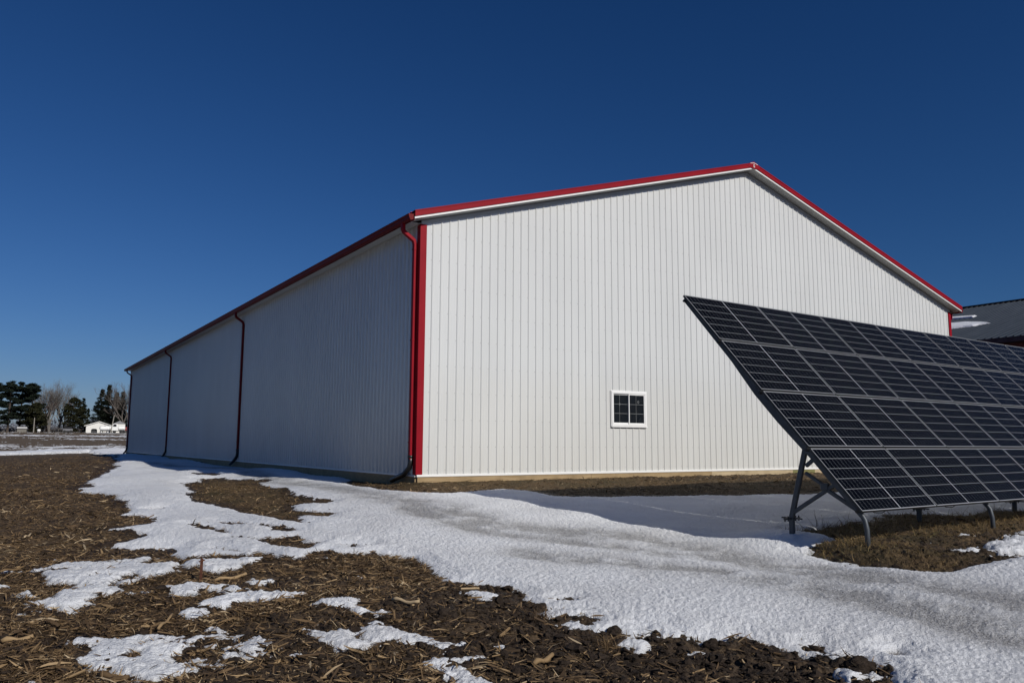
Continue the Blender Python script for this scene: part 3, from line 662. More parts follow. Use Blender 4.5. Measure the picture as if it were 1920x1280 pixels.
# purlins under the module seams
for j in range(5):
    s = [.06, 1.0755+.004, 2.151+.004, 3.2265+.004, 4.21][j]; o3 = -.035-.025
    m = MB(); c = PA+E2*s+E3*o3; m.obox(c+E1*LEN/2, E1, E2, E3, LEN/2, .013, .024)
    m.build('purlin', M_BLACKP, arr)  # rails coloured black to paint shade into the seam gaps
# support frames: sloping beam, posts, braces
for k_ in range(5):
    u = .13+3.22*k_
    if u > LEN: break
    m = MB(); prev = None                       # sloping beam with a shallow arch in its middle
    for s, dpt in ((.02, .045), (1.0, .06), (1.7, .10), (2.25, .105), (2.9, .055), (4.25, .035)):
        top = PA+E1*u+E2*s+E3*(-.087); bot = top-E3*dpt
        if prev is not None:
            vs = [q+E1*q2 for q in (prev[0], top, bot, prev[1]) for q2 in (-.028, .028)]
            m.add(vs, [(0, 2, 4, 6), (1, 7, 5, 3), (0, 1, 3, 2), (2, 3, 5, 4), (4, 5, 7, 6), (6, 7, 1, 0)])
        prev = (top, bot)
    bm_ = m.build('sloping_beam', M_GALV, arr)
    gz_ = lambda d: float(base_h(*(ap(u, d, 0)[:2])))
    m = MB(); m.bar(ap(u, 1.136, gz_(1.136)-.3), ap(u, 1.128, -.26), .068, .055, E1); m.bar(ap(u, 1.128, -.27), ap(u, .862, .70), .068, .055, E1)
    rp = m.build('rear_post', M_GALV, arr, bevel=.008)
    m = MB(); m.bar(ap(u, 1.128, -.28)-EN*.16, ap(u, 1.128, -.28)+EN*.16, .02, .02); m.bar(ap(u-.17, 1.128, -.285), ap(u+.17, 1.128, -.285), .022, .022)
    for dx in (-.15, -.08, .08, .15): m.bar(ap(u+dx, 1.128, -.32), ap(u+dx, 1.128, -.25), .014, .014)
    m.build('clamp', M_DARKSTEEL, rp)
    m = MB(); m.tube([ap(u, .03, gz_(.03)-.3), ap(u, .035, -.34), ap(u, .06, -.22), ap(u, .12, -.13), ap(u, .20, -.05)], .032, 10)
    m.build('front_post', M_GALV, arr, smooth=True)
    for (a, b, wd) in ((((1.105, -.205)), (.43, .21), .050), ((.885, .335), (.60, .17), .042), ((.60, .14), (.13, -.12), .050), ((.872, .425), (.70, .555), .05)):
        m = MB(); m.bar(ap(u, a[0], a[1]), ap(u, b[0], b[1]), wd, .042, E1); m.build('brace', M_GALV, arr, bevel=.006)
    m = MB(); m.obox(ap(u, .60, .165), E1, EN, Z_, .032, .055, .045); m.build('brace_plate', M_GALV, arr, bevel=.01)
# cable loops along the lower edge
m = MB()
for k_ in range(9):
    a = PA+E1*(.35+1.775*k_)+E2*.1-E3*.09
    m.tube([a, a+E1*.12+np.array([0, 0, -.05]), a+E1*.3+np.array([0, 0, -.06]), a+E1*.5], .006, 5)
m.build('cable', M_BLACKP, arr)

# ---------------------------------------------------------------- neighbouring dark building on the right
XE, ZE, XR, ZRn = 30.0, 5.62, 42.0, 9.145
nb = empty('farm_building', (XR, 20, -.3), 'dark building with a grey ribbed steel roof and dark red walls beside the white shed', 'building')
y0n, y1n = -9.0, 52.0
def grey_roof():
    t = NT('grey_roof_steel'); P = t.pos(); f = t.noise(t.mapped(P, (.4, 3, 1)), 1.2, 5, .6)
    return t.bsdf(t.ramp(f, [(.3, (.028, .036, .046)), (.7, (.050, .061, .074))]), .5, .2, .4)
M_GROOF = grey_roof(); M_DRED = simple('dark_red_siding', (.10, .015, .015), .5, var=.2)
for sgn in (0, 1):
    vs = []; fs = []; y = y0n; pr = []
    while y < y1n: pr += [(y, 0), (y+.20, 0), (y+.225, .035), (y+.265, .035), (y+.29, 0)]; y += .305
    for (yy, h) in pr:
        e = (XE-.45, yy, ZE-.13+h); r_ = (XR, yy, ZRn+h)
        if sgn: e = (2*XR-e[0], e[1], e[2])
        vs += [e, r_]
    for i in range(len(pr)-1): fs.append((2*i, 2*i+2, 2*i+3, 2*i+1))
    m = MB(); m.add(vs, fs); m.build('roof_slope', M_GROOF, nb)
m = MB(); m.box(XE-.47, XE-.44, y0n, y1n, ZE-.34, ZE-.145); m.build('eave_fascia', M_DARKSTEEL, nb)
m = MB(); m.bar((XR, y0n, ZRn+.04), (XR, y1n, ZRn+.04), .5, .03); m.build('ridge_cap', M_DARKSTEEL, nb)
pr = []; y = y0n+.5
ribbed_wall('side_wall', [(y-y0n-.5, h) for y, h in [(y0n+.5+a, b) for a, b in rib_profile(y1n-y0n-1, .2)]], lambda x, h, z: (XE-h, y0n+.5+x, z), lambda x: ZE-.2, nb, M_DRED, -.6)
m = MB(); hw = XR-XE
for yy in (y0n+.5, y1n-.5): m.add([(XE, yy, -.6), (XE+2*hw, yy, -.6), (XE+2*hw, yy, ZE-.2), (XR, yy, ZRn-.06), (XE, yy, ZE-.2)], [(0, 1, 2, 3, 4)])
m.add([(XE+2*hw, y0n+.5, -.6), (XE+2*hw, y1n-.5, -.6), (XE+2*hw, y1n-.5, ZE-.2), (XE+2*hw, y0n+.5, ZE-.2)], [(0, 1, 2, 3)])
m.build('gable_wall', M_DRED, nb)
m = MB(); m.box(XE-.45, XE, y0n, y1n, ZE-.36, ZE-.345); m.build('eave_soffit', M_DARKSTEEL, nb)
rs = (ZRn-(ZE-.13))/(XR-XE+.45)
def on_roof(u, v):
    d = ray(u, v); # plane z = ZE-.13 + rs*(x-(XE-.45))
    k = (ZE-.13+rs*(CAM[0]-(XE-.45))-CAM[2])/(d[2]-rs*d[0]); return CAM+d*k
for pts_, lab in (([(1760, 600), (1790, 596), (1812, 594.5), (1833, 593.2), (1826, 596), (1806, 598), (1784, 599.5), (1762, 603)], 'thin upper strip of snow left on the grey roof'),
              ([(1740, 610), (1778, 608), (1812, 605), (1845, 605.5), (1858, 606.6), (1842, 609), (1826, 612.5), (1806, 614.5), (1780, 618), (1740, 620)], 'broader lower patch of snow left on the grey roof')):
    P = [on_roof(u, v) for u, v in pts_]; n_ = len(P); c = sum(P)/n_
    m = MB(); vs = [p+np.array([0, 0, .02]) for p in P]+[c+(p-c)*.86+np.array([0, 0, .10]) for p in P]
    m.add(vs, [tuple(range(n_, 2*n_))]+[(i, (i+1) % n_, n_+(i+1) % n_, n_+i) for i in range(n_)])
    o = m.build('roof_snow', M_SNOW); tag(o, lab, 'snow patch', 'snow left on the grey roof')

# ---------------------------------------------------------------- loose corn litter, clods, dead grass
rng = np.random.default_rng(7)
def scatter(n, r0, r1, tmax=.74, power=1.0):
    r = r0*(r1/r0)**(rng.random(n)**power); t_ = TH0+rng.uniform(-tmax, tmax, n)
    return CAM[0]+r*np.cos(t_), CAM[1]+r*np.sin(t_), r
def ground_z(x, y):
    s, tu, di, r = fields(x, y); return base_h(x, y)+rough_h(x, y, r, tu, np.clip(s-.6, 0, 1)), s, tu, r
def tone_material(name, stops, rough=.75, trans=0.0):
    t = NT(name); a = t.n('Attribute', attribute_name='tone').outputs['Fac']; f = t.noise(t.pos(), 45, 3)
    c = t.ramp(a, stops); c = t.mix(t.math('MULTIPLY', f, .35), c, tuple(x*.45 for x in stops[len(stops)//2][1])); return t.bsdf(c, rough, 0, .25)
M_LITTER = tone_material('corn_litter', [(0, (.028, .019, .013)), (.35, (.075, .047, .026)), (.65, (.18, .115, .056)), (.88, (.37, .255, .135)), (1, (.50, .39, .25))])
M_GRASSD = tone_material('dead_grass', [(0, (.05, .035, .015)), (.4, (.15, .10, .04)), (.7, (.27, .185, .085)), (.85, (.13, .14, .04)), (1, (.42, .33, .19))])
M_CLOD = simple('clod_soil', (.032, .023, .017), .92, spec=.15, var=.45, scale=20, bump=1.0)
def strips(x, y, z, L, Wd, lift, curl, tone, name, mat, seg=3, vert=False, lean=None):
    n = len(x); az = rng.uniform(0, 2*math.pi, n); pit = rng.normal(0, .28, n) if not vert else rng.uniform(.6, 1.35, n)
    dx, dy, dz = np.cos(az)*np.cos(pit), np.sin(az)*np.cos(pit), np.sin(pit) if vert else np.abs(np.sin(pit))
    sx, sy = -np.sin(az), np.cos(az); rollz = rng.uniform(-.9, .9, n)
    V = np.empty((n, seg+1, 2, 3), np.float32)
    cu = rng.uniform(-1, 1, n)*curl; cv = rng.uniform(-1, .5, n)*curl
    for k in range(seg+1):
        s = k/seg; off = (s-(0 if vert else .5))
        bx = x+dx*L*off+sx*cu*L*s*s; by = y+dy*L*off+sy*cu*L*s*s; bz = z+lift+dz*L*(s if vert else off)+(4*s*(1-s)*cv*L*.5 if not vert else -s*s*L*np.abs(cv)*.7)
        wv = Wd*(1-.75*abs(2*s-1)**3 if not vert else 1-.85*s)*.5
        for q, sg in enumerate((-1, 1)):
            V[:, k, q, 0] = bx+sx*wv*sg*np.cos(rollz); V[:, k, q, 1] = by+sy*wv*sg*np.cos(rollz); V[:, k, q, 2] = bz+wv*sg*np.sin(rollz)*(1 if not vert else .3)
    base = np.arange(n)[:, None]*(seg+1)*2; f = []
    for k in range(seg): f.append(base+np.array([[2*k, 2*k+1, 2*k+3, 2*k+2]]))
    return np_mesh(name, V.reshape(-1, 3), np.concatenate(f), mat, {'tone': np.repeat(tone, (seg+1)*2)})
# corn litter
x, y, r = scatter(620000, 4.2, 55); z, s, tu, _ = ground_z(x, y)
clump = fbm(x, y, .9, 3, 91); dens = np.clip(.88+clump*1.0, .12, 1)
lane = np.exp(-((np.clip(s+1.0, -9, 9))/.9)**2)*0    # litter stays off the snow
barnside = (x > -.12) & (y > -.10)
# churned dark soil with little litter along the lower right edge of the lane
rs_ = fbm(x, y, 1.6, 2, 95); soilrich = (x > -3.9+.8*rs_) & (y < -9)
wet = (s > -6) & (x > -6.8) & (y < -9.3)
pr_ = dens*np.where(wet, .35, 1)*np.where(soilrich, .30, 1)*np.where(tu > .4, .35, 1)
k = (s < -.15) & (rng.random(len(x)) < pr_) & ~barnside
kk = (s >= -.15) & (s < 1.9) & (rng.random(len(x)) < np.where(s < .6, .22, .05)*np.where(tu > .4, .1, 1)) & ~barnside
k |= kk
x, y, z, r, clump = x[k], y[k], z[k], r[k], clump[k]
n = len(x); L = rng.gamma(2.2, .026, n)+.018; L *= 1+np.clip(r-12, 0, 40)*.03; big = rng.random(n) < .05; L = np.where(big, rng.uniform(.10, .26, n), L); Wd = rng.uniform(.0025, .011, n)*np.where(rng.random(n) < .10, 2.0, 1)+big*rng.uniform(.005, .016, n)*(1+np.clip(r-10, 0, 30)*.05)
tone = np.clip(rng.beta(1.5, 2.6, n)+.22*fbm(x, y, 1.1, 3, 97)+.17, 0, 1)
lit = strips(x, y, z, L, Wd, rng.uniform(.0, .028, n), .35, tone, 'crop_residue', M_LITTER)
tag(lit, 'dry broken corn leaves and stalks littering the harvested field', 'crop residue', None, 'stuff')
# round stalk pieces
x, y, r = scatter(3000, 4.3, 30); z, s, tu, _ = ground_z(x, y); k = (s < 0) & (tu < .4) & ~((x > -3.9) & (y < -9) & (rng.random(len(x)) < .7)); x, y, z = x[k], y[k], z[k]; n = len(x)
az = rng.uniform(0, 2*math.pi, n); pt = rng.normal(0, .2, n); L = rng.gamma(1.8, .045, n)+.02; rad = rng.uniform(.003, .010, n)
D = np.stack([np.cos(az)*np.cos(pt), np.sin(az)*np.cos(pt), np.sin(pt)], 1); S1 = np.stack([-np.sin(az), np.cos(az), 0*az], 1); S2 = np.cross(D, S1)
V = np.empty((n, 2, 5, 3)); C0 = np.stack([x, y, z+.018], 1)
for e in range(2):
    for k_ in range(5):
        a = 2*math.pi*k_/5; V[:, e, k_] = C0+D*(L*(e-.5))[:, None]+(S1*math.cos(a)+S2*math.sin(a))*rad[:, None]
b0 = np.arange(n)[:, None]*10
Qf = np.concatenate([b0+np.array([[k_, (k_+1) % 5, 5+(k_+1) % 5, 5+k_]]) for k_ in range(5)]+[b0+np.array([[0, 3, 2, 1]]), b0+np.array([[5, 6, 7, 8]])])
o = np_mesh('stalk_pieces', V.reshape(-1, 3), Qf, M_LITTER, {'tone': np.repeat(np.clip(rng.beta(2.6, 1.8, n), 0, 1), 10)})
tag(o, 'short tan corn stalk pieces scattered over the field', 'crop residue', None, 'stuff')
# soil clods
bmc = bmesh.new(); bmesh.ops.create_icosphere(bmc, subdivisions=2, radius=1.0); ico = np.array([v.co[:] for v in bmc.verts]); icf = np.array([[v.index for v in f.verts] for f in bmc.faces]); bmc.free()
def clods(x, y, z, rad, name, seed):
    n = len(x); rg = np.random.default_rng(seed); V = np.empty((n, len(ico), 3))
    for i in range(n):
        ph = rg.uniform(0, 9, 3); d = 1+.30*vnoise(ico[:, 0]*2.3+ph[0], ico[:, 1]*2.3+ico[:, 2]*1.9+ph[1], i)+.22*np.sin(ico[:, 0]*3.1+ph[0])*np.cos(ico[:, 1]*2.7+ph[1])+.2*np.sin(ico[:, 2]*5+ph[2])+rg.normal(0, .15, len(ico))
        V[i] = ico*d[:, None]*rad[i]*np.array([rg.uniform(.8, 1.4), rg.uniform(.8, 1.4), rg.uniform(.5, .9)])+np.array([x[i], y[i], z[i]+rad[i]*.15])
    F = (np.arange(n)[:, None, None]*len(ico)+icf[None]).reshape(-1, 3)
    return np_mesh(name, V.reshape(-1, 3), F, M_CLOD, tri=True)
x, y, r = scatter(60000, 4.2, 26); z, s, tu, _ = ground_z(x, y)
soilrich = (x > -4.0+.8*fbm(x, y, 1.6, 2, 95)) & (y < -9); edge = np.exp(-(s/.8)**2)+4*((s > -6) & (x > -6.8) & (y < -9.3))
p_ = np.where(soilrich, .9, .10)+edge*.12; k = (s < .35) & (rng.random(len(x)) < p_) & ((tu < .5) | (rng.random(len(x)) < .35)) & ~((x > -.12) & (y > -.10))
x, y, z, r = x[k], y[k], z[k], r[k]
tag(clods(x, y, z, rng.gamma(1.4, .0065, len(x))+.004, 'soil_clods', 3), 'loose dark crumbs of churned soil at the edge of the snow', 'soil crumbs', None, 'stuff')
# dead grass under and around the array, along the shed and in the turf patch
x, y, r = scatter(330000, 8, 42, .72); z, s, tu, _ = ground_z(x, y)
cl = fbm(x, y, .7, 3, 111)
k = (tu > .45) & (s < 0) & (rng.random(len(x)) < np.clip(.6+cl*1.4, .05, 1)) & ~((x > 0) & (y > 0))
x, y, z, r, cl = x[k], y[k], z[k], r[k], cl[k]; n = len(x)
near_arr = (y < -7.5)
bk = np.clip((y+10.6)/1.4+.35*(x-3)/6, 0, 1); L = rng.gamma(3, .016, n)*np.where(near_arr, .5+1.5*bk, .5)*(1+np.clip(cl, 0, 1)*1.2)
tone = np.clip(rng.beta(1.6, 2.6, n)*.75+fbm(x, y, .45, 3, 113)*.45+np.where(near_arr, .26*bk, -.02), 0, 1)
o = strips(x, y, z, L, rng.uniform(.003, .009, n)*(1+r*.02), -.004, 1.1, tone, 'dead_grass', M_GRASSD, vert=True)
tag(o, 'matted tan dead grass around the solar array posts and shed base', 'dead grass', None, 'stuff')

# single things in the field
def g3(u, v, dz=0.0):
    q = on_ground(u, v); return np.array([q[0], q[1], float(ground_z(np.array([q[0]]), np.array([q[1]]))[0][0])+dz])
M_RUST = simple('rusty_steel', (.085, .030, .015), .85, .2, var=.4, scale=30)
p = g3(376, 1090); m = MB(); m.bar(p+[0, 0, -.05], p+[.004, .01, .235], .028, .006); m.bar(p+[0, .010, -.05], p+[.004, .02, .235], .006, .020); m.bar(p+[-.026, 0, .2], p+[.03, .0, .215], .012, .012)
tag(m.build('metal_stake', M_RUST), 'short rusty metal stake standing upright in the corn litter', 'stake')
# large clod and grass tuft at the lower right
def big_clod(u, v, rad, lab, seed):
    p = g3(u, v); rg = np.random.default_rng(seed); b2 = bmesh.new(); bmesh.ops.create_icosphere(b2, subdivisions=5, radius=1.0)
    for vt in b2.verts:
        c = np.array(vt.co); d = 1+.22*fbm(np.array([c[0]*2+seed]), np.array([c[1]*2+c[2]*1.7]), .7, 4, seed)[0]+.18*math.sin(c[0]*4+seed)*math.cos(c[1]*3)+rg.normal(0, .012)
        vt.co = Vector((c[0]*1.25, c[1], c[2]*.72))*d*rad
    me = bpy.data.meshes.new('soil_clod'); b2.to_mesh(me); b2.free(); o = link_mesh('soil_clod', me, M_CLOD); o.location = p+[0, 0, rad*.12]
    return tag(o, lab, 'soil clod', 'large soil clods at the snow edge')
big_clod(1612, 1254, .085, 'largest dark soil clod standing out against the snow at the lower right', 2)
big_clod(1521, 1225, .028, 'small lone dark clod lying on the snow left of the large clod', 5)
big_clod(1335, 1211, .06, 'rough dark clod at the left end of the bare soil ridge by the snow', 7)
big_clod(1163, 1156, .045, 'dark clod on the snow edge above the ridge of clods', 9)
big_clod(1012, 1140, .05, 'dark clod where the corn litter meets the snow lane', 11)
big_clod(1152, 1187, .05, 'dark clod lying in the middle of the small snow patch', 13)
def tuft(name, u, v, n, Ls, lab, cat, sp=.05, mat=M_LITTER, tr=(.1, .6)):
    p = g3(u, v); x = p[0]+rng.normal(0, sp, n); y = p[1]+rng.normal(0, sp, n); zz = np.full(n, p[2]-.01)
    o = strips(x, y, zz, rng.uniform(.5, 1, n)*Ls, rng.uniform(.004, .008, n), 0, .6, rng.uniform(*tr, n), name, mat, vert=True)
    o.data.transform(Matrix.Translation(-Vector(p))); o.location = p
    return tag(o, lab, cat)
tuft('grass_tuft', 1682, 1228, 160, .10, 'small dark grass tuft poking through the snow at the lower right', 'grass tuft', .04, M_LITTER, (0, .4))
tuft('stubble_clump', 1013, 1160, 150, .14, 'reddish spiky clump of corn roots near the snow edge', 'corn stubble')
tuft('stubble_clump', 1140, 1215, 140, .15, 'pale spiky corn root clump on the bare ridge right of centre', 'corn stubble', .05, M_LITTER, (.3, .8))
tuft('stubble_clump', 690, 1225, 110, .13, 'spiky corn root clump between the two lower snow patches', 'corn stubble', .04, M_LITTER, (.3, .8))
tuft('stubble_clump', 205, 1055, 110, .14, 'spiky corn root clump at the top of the left snow patch', 'corn stubble')
tuft('stubble_clump', 775, 1060, 160, .13, 'dark spiky corn root clump on the crest beside the snow lane', 'corn stubble', .06, M_LITTER, (0, .45))
def weed(u, v, h, lab):
    p = g3(u, v); m = MB()
    for i in range(3):
        a = rng.uniform(0, 6.28); t_ = rng.uniform(.05, .25)*h; m.tube([p+[.02*i, 0, -.03], p+[.02*i+t_*math.cos(a)*.4, t_*math.sin(a)*.4, h*.55*(1-.15*i)], p+[.02*i+t_*math.cos(a), t_*math.sin(a), h*(1-.2*i)]], [.003, .0025, .0012], 4)
    return tag(m.build('weed_stem', M_LITTER), lab, 'weed')
weed(1532, 990, .30, 'thin dry weed stem standing in the snow left of the array front post')
weed(1542, 990, .22, 'second shorter dry weed stem just right of the tall one by the post')
weed(1763, 1005, .20, 'thin weed stem standing in the shade under the array')
def stalk(u1, v1, u2, v2, rad, lab, tone=.85):
    a, b = g3(u1, v1, .035), g3(u2, v2, .03); m = MB(); n_ = 7
    pts_ = [a+(b-a)*i/(n_-1)+np.array([0, 0, .012*math.sin(i*1.3)]) for i in range(n_)]
    m.tube(pts_, [rad*(1.25 if i in (1, 4) else .95) for i in range(n_)], 8)
    o = m.build('corn_stalk', M_LITTER, smooth=True); a_ = o.data.attributes.new('tone', 'FLOAT', 'POINT'); a_.data.foreach_set('value', np.full(len(o.data.vertices), tone, np.float32))
    return tag(o, lab, 'corn stalk', 'loose corn stalks on the field')
stalk(735, 1131, 786, 1136, .014, 'pale round corn stalk lying level near the middle of the litter', .97)
stalk(1000, 1254, 1036, 1238, .016, 'orange brown corn stalk pointing up right near the bottom edge', .74)
stalk(402, 1090, 462, 1081, .015, 'tan corn stalk just right of the rusty stake', .86)
stalk(2, 1207, 62, 1199, .018, 'thick tan corn stalk at the left edge near the bottom', .84)
stalk(296, 1188, 322, 1160, .012, 'greyish tan stalk leaning up right above the big lower snow patch', .8)
stalk(0, 1077, 46, 1068, .012, 'reddish corn stalk at the left edge beside the upper snow patch', .66)
stalk(185, 1269, 240, 1273, .02, 'dark red brown stalk at the bottom edge left', .5)
stalk(1165, 1224, 1212, 1239, .010, 'dark thin stalk lying on the churned soil right of centre', .2)
stalk(45, 1011, 58, 1002, .012, 'pale short stalk far out in the left field', .98)

# ---------------------------------------------------------------- far farmstead: trees, shed, tanks, truck
def tube_tree(trunks, name):
    m = MB()
    for pts_, r_ in trunks: m.tube(pts_, r_, 5, False)
    return m
def bare_tree(u, D, H, seed, lab, spread=.5, tint=(.10, .085, .07), multi=1, levels=7):
    rg = random.Random(seed); base = at_dist(u, D); root = empty('bare_tree', tuple(base), lab, 'tree', 'leafless trees beyond the field')
    trunk = MB(); tw = MB()
    mat = simple('bark_pale', tint, .9, var=.25, scale=2)
    def grow(p, d, L, r, lev):
        n = 3; pts_ = [p]; q = p.copy(); dd = d.copy()
        for i in range(n):
            dd = dd+np.array([rg.gauss(0, .10), rg.gauss(0, .10), rg.gauss(.03, .05)]); dd /= np.linalg.norm(dd); q = q+dd*L/n; pts_.append(q.copy())
        (trunk if lev < 2 else tw).tube(pts_, [r*(1-.35*i/n) for i in range(n+1)], 6 if lev < 2 else 3, False)
        if lev >= levels: return
        for _ in range(rg.choice((2, 3, 3)) if lev else rg.choice((3, 4))):
            a = rg.uniform(0, 6.28); sp = rg.uniform(.35, .8)*spread*1.5
            nd = dd+np.array([math.cos(a)*sp, math.sin(a)*sp, rg.uniform(-.05, .25)]); nd /= np.linalg.norm(nd)
            st = pts_[-1] if rg.random() < .6 else pts_[-2]
            grow(st.copy(), nd, L*rg.uniform(.62, .86), r*rg.uniform(.5, .64), lev+1)
    for k_ in range(multi):
        a = rg.uniform(0, 6.28); d = np.array([math.cos(a)*.22*(multi > 1), math.sin(a)*.22*(multi > 1), 1.]); d /= np.linalg.norm(d)
        grow(base+np.array([math.cos(a)*.25*(multi > 1), math.sin(a)*.25*(multi > 1), -.3]), d, H*.30, H*.021, 0)
    trunk.build('trunk', mat, root); tw.build('twigs', mat, root)
    return root
def leaf_mat(name, a, b):
    t = NT(name); f = t.n('Attribute', attribute_name='tone').outputs['Fac']; c = t.ramp(f, [(0, a), (1, b)]); return t.bsdf(c, .8, 0, .1)
M_PINE = leaf_mat('pine_needles', (.006, .010, .008), (.018, .025, .016)); M_JUN = leaf_mat('juniper_leaves', (.012, .013, .006), (.034, .034, .016)); M_SPR = leaf_mat('spruce_needles', (.004, .007, .005), (.014, .019, .011))
M_BARK = simple('bark', (.06, .045, .035), .9, var=.3, scale=3)
def leaf_cloud(cents, rads, n_each, size, flat, seed, name, mat, parent):
    rg = np.random.default_rng(seed); P = []
    for c, r_ in zip(cents, rads):
        n = int(n_each*r_**1.8)+14; d = rg.normal(size=(n, 3)); d /= np.linalg.norm(d, axis=1)[:, None]; d *= (rg.random(n)**.45)[:, None]
        P.append(np.asarray(c)+d*np.array([r_, r_, r_*flat]))
    P = np.concatenate(P); n = len(P); a = rg.normal(size=(n, 3)); a[:, 2] *= .5; a /= np.linalg.norm(a, axis=1)[:, None]; b = np.cross(a, rg.normal(size=(n, 3))); b /= np.linalg.norm(b, axis=1)[:, None]
    s = size*rg.uniform(.5, 1.3, n)[:, None]
    V = np.stack([P-a*s, P+b*s*.35, P+a*s, P-b*s*.35], 1).reshape(-1, 3)
    return np_mesh(name, V, np.arange(4*n).reshape(-1, 4), mat, {'tone': np.repeat(rg.random(n), 4)}, parent=parent)
def pine(u, D, H, seed, lab):
    rg = random.Random(seed); b = at_dist(u, D); root = empty('pine_tree', tuple(b), lab, 'tree', 'tall pines beyond the field')
    m = MB(); m.tube([b+[0, 0, -.3], b+[.15, 0, H*.5], b+[0, .1, H*.96]], [H*.022, H*.015, .05], 7); cs = []; rs__ = []
    for i in range(36):
        zf = rg.uniform(.14, .98); a = rg.uniform(0, 6.28); reach = H*(.30*(1-zf)**.55+.05)*rg.uniform(.35, 1.15)
        st = b+np.array([0, 0, zf*H*.9]); en = b+np.array([math.cos(a)*reach, math.sin(a)*reach, zf*H*.93+reach*.22]); m.tube([st, (st+en)/2+[0, 0, -.1], en], [.08, .05, .02], 4, False)
        for q in (.55, .8, 1.0): cs.append(st+(en-st)*q+np.array([0, 0, .15])); rs__.append(rg.uniform(.65, 1.25)*H/14*(1.1 if q < 1 else .8))
    for q in range(5): cs.append(b+[rg.uniform(-.5, .5), rg.uniform(-.5, .5), H*rg.uniform(.9, .97)]); rs__.append(.8)
    m.build('trunk', M_BARK, root); leaf_cloud(cs, rs__, 75, .30, .40, seed, 'crown', M_PINE, root); return root
def conifer(u, D, H, Wd, seed, lab, mat, name, group, shape='cone', low=.04, dens=1.0):
    rg = random.Random(seed); b = at_dist(u, D); root = empty(name, tuple(b), lab, 'tree', group)
    m = MB(); m.tube([b+[0, 0, -.3], b+[0, 0, H*.9]], [H*.02, .04], 6); m.build('trunk', M_BARK, root); cs = []; rs__ = []
    n = int(150*dens)
    for i in range(n):
        zf = low+(1-low)*rg.random()**(1.1 if shape == 'cone' else .8)
        if shape == 'cone': w_ = (1-zf)**.85
        else: w_ = min(1, (zf*2.2+.35))*math.sqrt(max(0, 1-max(0, (zf-.25)/.75)**2))
        a = rg.uniform(0, 6.28); rr_ = Wd/2*w_*rg.uniform(.35, 1.0); cs.append(b+np.array([math.cos(a)*rr_, math.sin(a)*rr_, zf*H-rr_*.12])); rs__.append(rg.uniform(.75, 1.25)*(.40+.60*w_)*H/11)
    cs += [b+[0, 0, H*.90], b+[0, 0, H*.97]]; rs__ += [.55, .3]
    leaf_cloud(cs, rs__, 95, .24, .5, seed, 'crown', mat, root); return root
DB = 252.0; PX = DB/FPX      # metres per photo pixel at the farmstead
pine(-12, DB+4, 80*PX, 1, 'dark pine cut by the left edge of the photo')
pine(12, DB+3, 84*PX, 2, 'tall dark pine nearest the left edge')
pine(34, DB+6, 83*PX, 3, 'middle of the three tall dark pines with flat topped crown')
pine(54, DB+2, 80*PX, 4, 'rightmost tall dark pine with layered branches')
conifer(64, DB-1, 47*PX, 36*PX, 5, 'round olive juniper behind the far utility pole', M_JUN, 'juniper_tree', 'round junipers beyond the field', 'round')
bare_tree(84, DB+9, 78*PX, 6, 'reddish leafless tree behind the round juniper', .5, (.105, .075, .065), 2)
bare_tree(92, DB+5, 80*PX, 7, 'pale leafless tree with upright limbs left of the tallest one', .42, (.12, .11, .10), 2)
bare_tree(108, DB+6, 84*PX, 8, 'tallest pale leafless tree with wide crown', .55, (.12, .11, .10), 2)
conifer(134, DB+3, 58*PX, 38*PX, 9, 'round dark evergreen left of the white garage', M_JUN, 'juniper_tree', 'round junipers beyond the field', 'round')
conifer(152, DB+8, 58*PX, 20*PX, 10, 'narrow thin evergreen beside the round dark one', M_SPR, 'spruce_tree', 'spruces beyond the field', 'cone', .1, .45)
conifer(162, DB+12, 42*PX, 12*PX, 16, 'smallest thin spruce in the gap left of the spruce group', M_SPR, 'spruce_tree', 'spruces beyond the field', 'cone', .1, .4)
conifer(186, DB+14, 76*PX, 40*PX, 11, 'broad dark spruce right behind the white garage', M_SPR, 'spruce_tree', 'spruces beyond the field')
conifer(199, DB+18, 86*PX, 30*PX, 12, 'tallest pointed spruce behind the white garage', M_SPR, 'spruce_tree', 'spruces beyond the field')
conifer(214, DB+14, 72*PX, 32*PX, 13, 'dark spruce behind the leaning pole', M_SPR, 'spruce_tree', 'spruces beyond the field')
conifer(225, DB+16, 74*PX, 26*PX, 17, 'dark spruce nearest the bare tree by the shed corner', M_SPR, 'spruce_tree', 'spruces beyond the field')
bare_tree(236, DB+10, 90*PX, 14, 'leafless twiggy tree partly hidden by the far corner of the shed', .55, (.095, .08, .07), 3)
bare_tree(74, DB+18, 66*PX, 26, 'short leafless tree showing between the pines and the round juniper', .5, (.10, .09, .085), 2)
bare_tree(121, DB+16, 72*PX, 27, 'leafless tree just left of the round dark evergreen', .5, (.10, .09, .085), 2)
bare_tree(262, DB+16, 84*PX, 15, 'leafless tree hidden behind the far corner of the shed', .5, (.10, .09, .08), 2)
